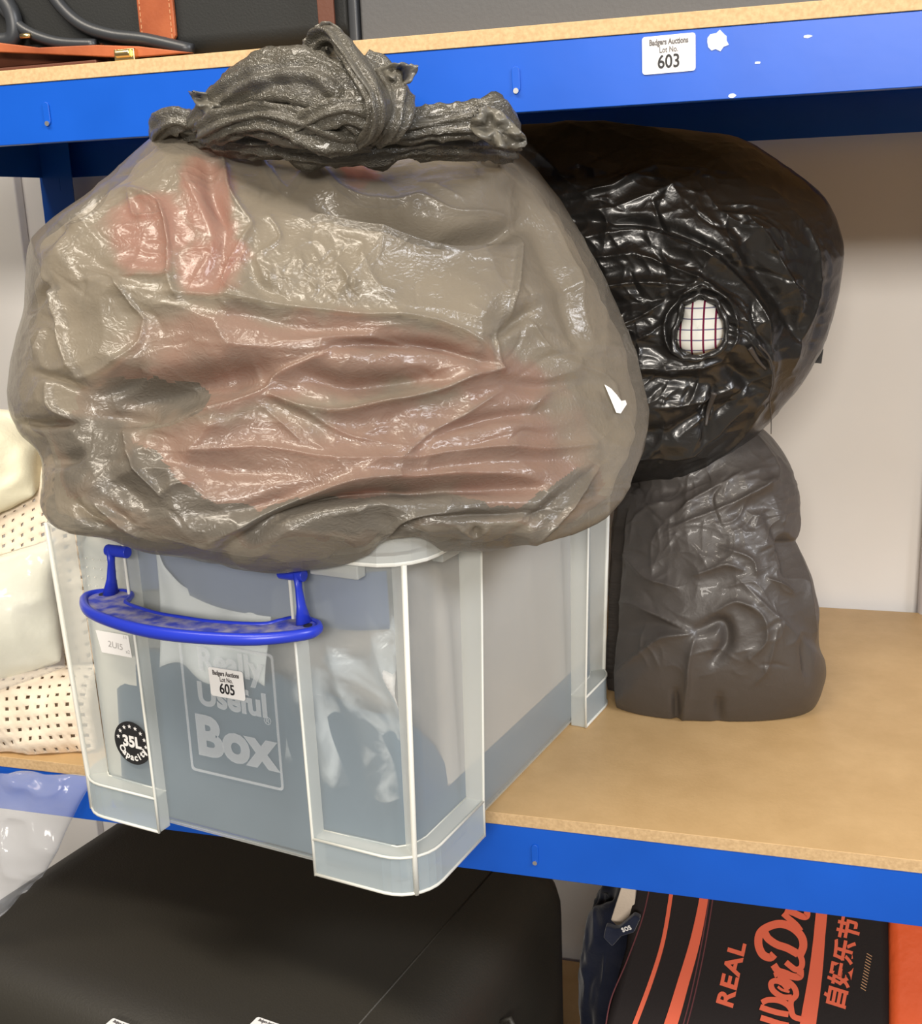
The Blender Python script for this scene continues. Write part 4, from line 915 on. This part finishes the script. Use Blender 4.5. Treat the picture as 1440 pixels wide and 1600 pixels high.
# script lettering as brush strokes
def stroke(pts, w, n=44):
    P = spline(pts, n); mb = MB(); q_ = np.interp(np.linspace(0, 1, n), np.linspace(0, 1, len(w)), w) if not np.isscalar(w) else np.full(n, w)
    T = np.gradient(P, axis=0); T /= np.linalg.norm(T, axis=1)[:, None] + 1e-9; N_ = np.stack([-T[:, 1], T[:, 0]], 1)
    for i in range(n-1):
        a, b, c_, d = P[i] + N_[i]*q_[i]/2, P[i+1] + N_[i+1]*q_[i+1]/2, P[i+1] - N_[i+1]*q_[i+1]/2, P[i] - N_[i]*q_[i]/2
        mb.slab([hq(*v, .0004) for v in (a, b, c_, d)], hn*.0012)
    return mb
def z6(*p): return [(1160 + x/6., 1400 + y/6.) for x, y in p]
letters = [
 (z6((295,545),(255,578),(185,545),(148,450),(165,345),(250,285),(360,262),(470,300),(550,380),(568,470),(535,560)), 12.5),
 (z6((205,340),(240,400),(320,455),(420,490),(520,545)), 12), (z6((525,530),(555,600),(550,665),(500,690),(440,650),(405,620)), 9),
 (z6((290,645),(330,700),(400,725),(470,755),(535,755),(540,690)), 11), (z6((295,745),(340,730),(400,770)), 8),
 (z6((330,755),(420,800),(485,860),(500,930),(455,985),(455,1060),(480,1130),(570,1160)), 9),
 (z6((460,950),(370,945),(285,885),(268,820),(310,795),(380,820),(430,880)), 9), (z6((330,850),(370,880),(440,900)), 4),
 (z6((165,1040),(250,1070),(340,1095),(430,1110)), 9), (z6((180,1000),(240,975),(340,980),(420,1020),(460,1070)), 9),
 (z6((170,1140),(250,1165),(340,1195),(430,1215)), 9), (z6((180,1250),(300,1280),(430,1290)), 10),
 (z6((380,165),(430,210),(500,270),(545,330)), 9), (z6((400,130),(480,160),(560,195),(600,190),(605,130)), 10)]
mb = MB()
for k, (pts, w) in enumerate(letters):
    s_ = stroke(pts, w); mb.add([tuple(np.array(v) + hn*.00012*k) for v in s_.V], s_.F)
hpart(mb, 'script_lettering', 'orange')
htext('/////////////', .0075, 1357, 1520, .0001, 1.0, 0, 0, 1.2, 'stitching', 'stitch')
mb = MB(); mb.slab([hq(x, y, .003) for x, y in ((1386,1400),(1500,1400),(1520,1900),(1388,1900))], -hn*.15); hpart(mb, 'orange_end_panel', 'orangecloth', bevel=.012)

# dark clothing and a drawstring bag between the case and the holdall
def heap(name, mt, c, rx, ry, rz_, seed, label, cat, amp=.15):
    D, Q_ = cube_sphere(34); s_ = np.sign(D)*np.abs(D)**.8; P = s_*np.array([rx, ry, rz_]); P = P*(1 + amp*vnoise(D*2.2 + seed, seed) + amp*.5*ridged(D*4 + seed, seed+1))[:, None] + np.asarray(c)
    P[:, 2] = np.maximum(P[:, 2], Z3 + .0015); return tag(link(name, big_mesh(name, P, Q_, M[mt])), label, cat)
c1 = on_y(930, 1560, .30)
heap('navy_jacket', 'navy', (c1[0] + .018, .40, -.47), .052, .10, .145, 4, 'dark navy jacket bundled between the black case and the holdall', 'jacket')  # dark clothing, shifted over to also darken the lit gap by the case
mb = MB(); P = [on_y(x, y, .20) for x, y in ((994,1375),(990,1430),(966,1449),(954,1438),(974,1375))]; mb.slab(P, (0, .02, 0)); o = mb.build('beige_carton', M['beige'], bevel=.001); 
tag(o, 'narrow beige card corner behind the holdall', 'card')
c2 = on_y(978, 1446, .17)
mb = MB(); P = [on_y(x, y, .17) for x, y in ((958,1452),(966,1452),(990,1431),(1000,1436),(990,1458),(970,1464),(956,1480),(942,1466),(946,1448))]; mb.slab(P, (0, .01, 0)); o = mb.build('jacket_collar', M['navy'], bevel=.002); tag(o, 'dark collar with white lettering by the beige card', 'garment')
text_on(o, 'white_lettering', M['paper'], [('sos', .011, 0, 0, .0002, .5, .8)], on_y(980, 1454, .168), (1, 0, 0), (0, 0, 1))
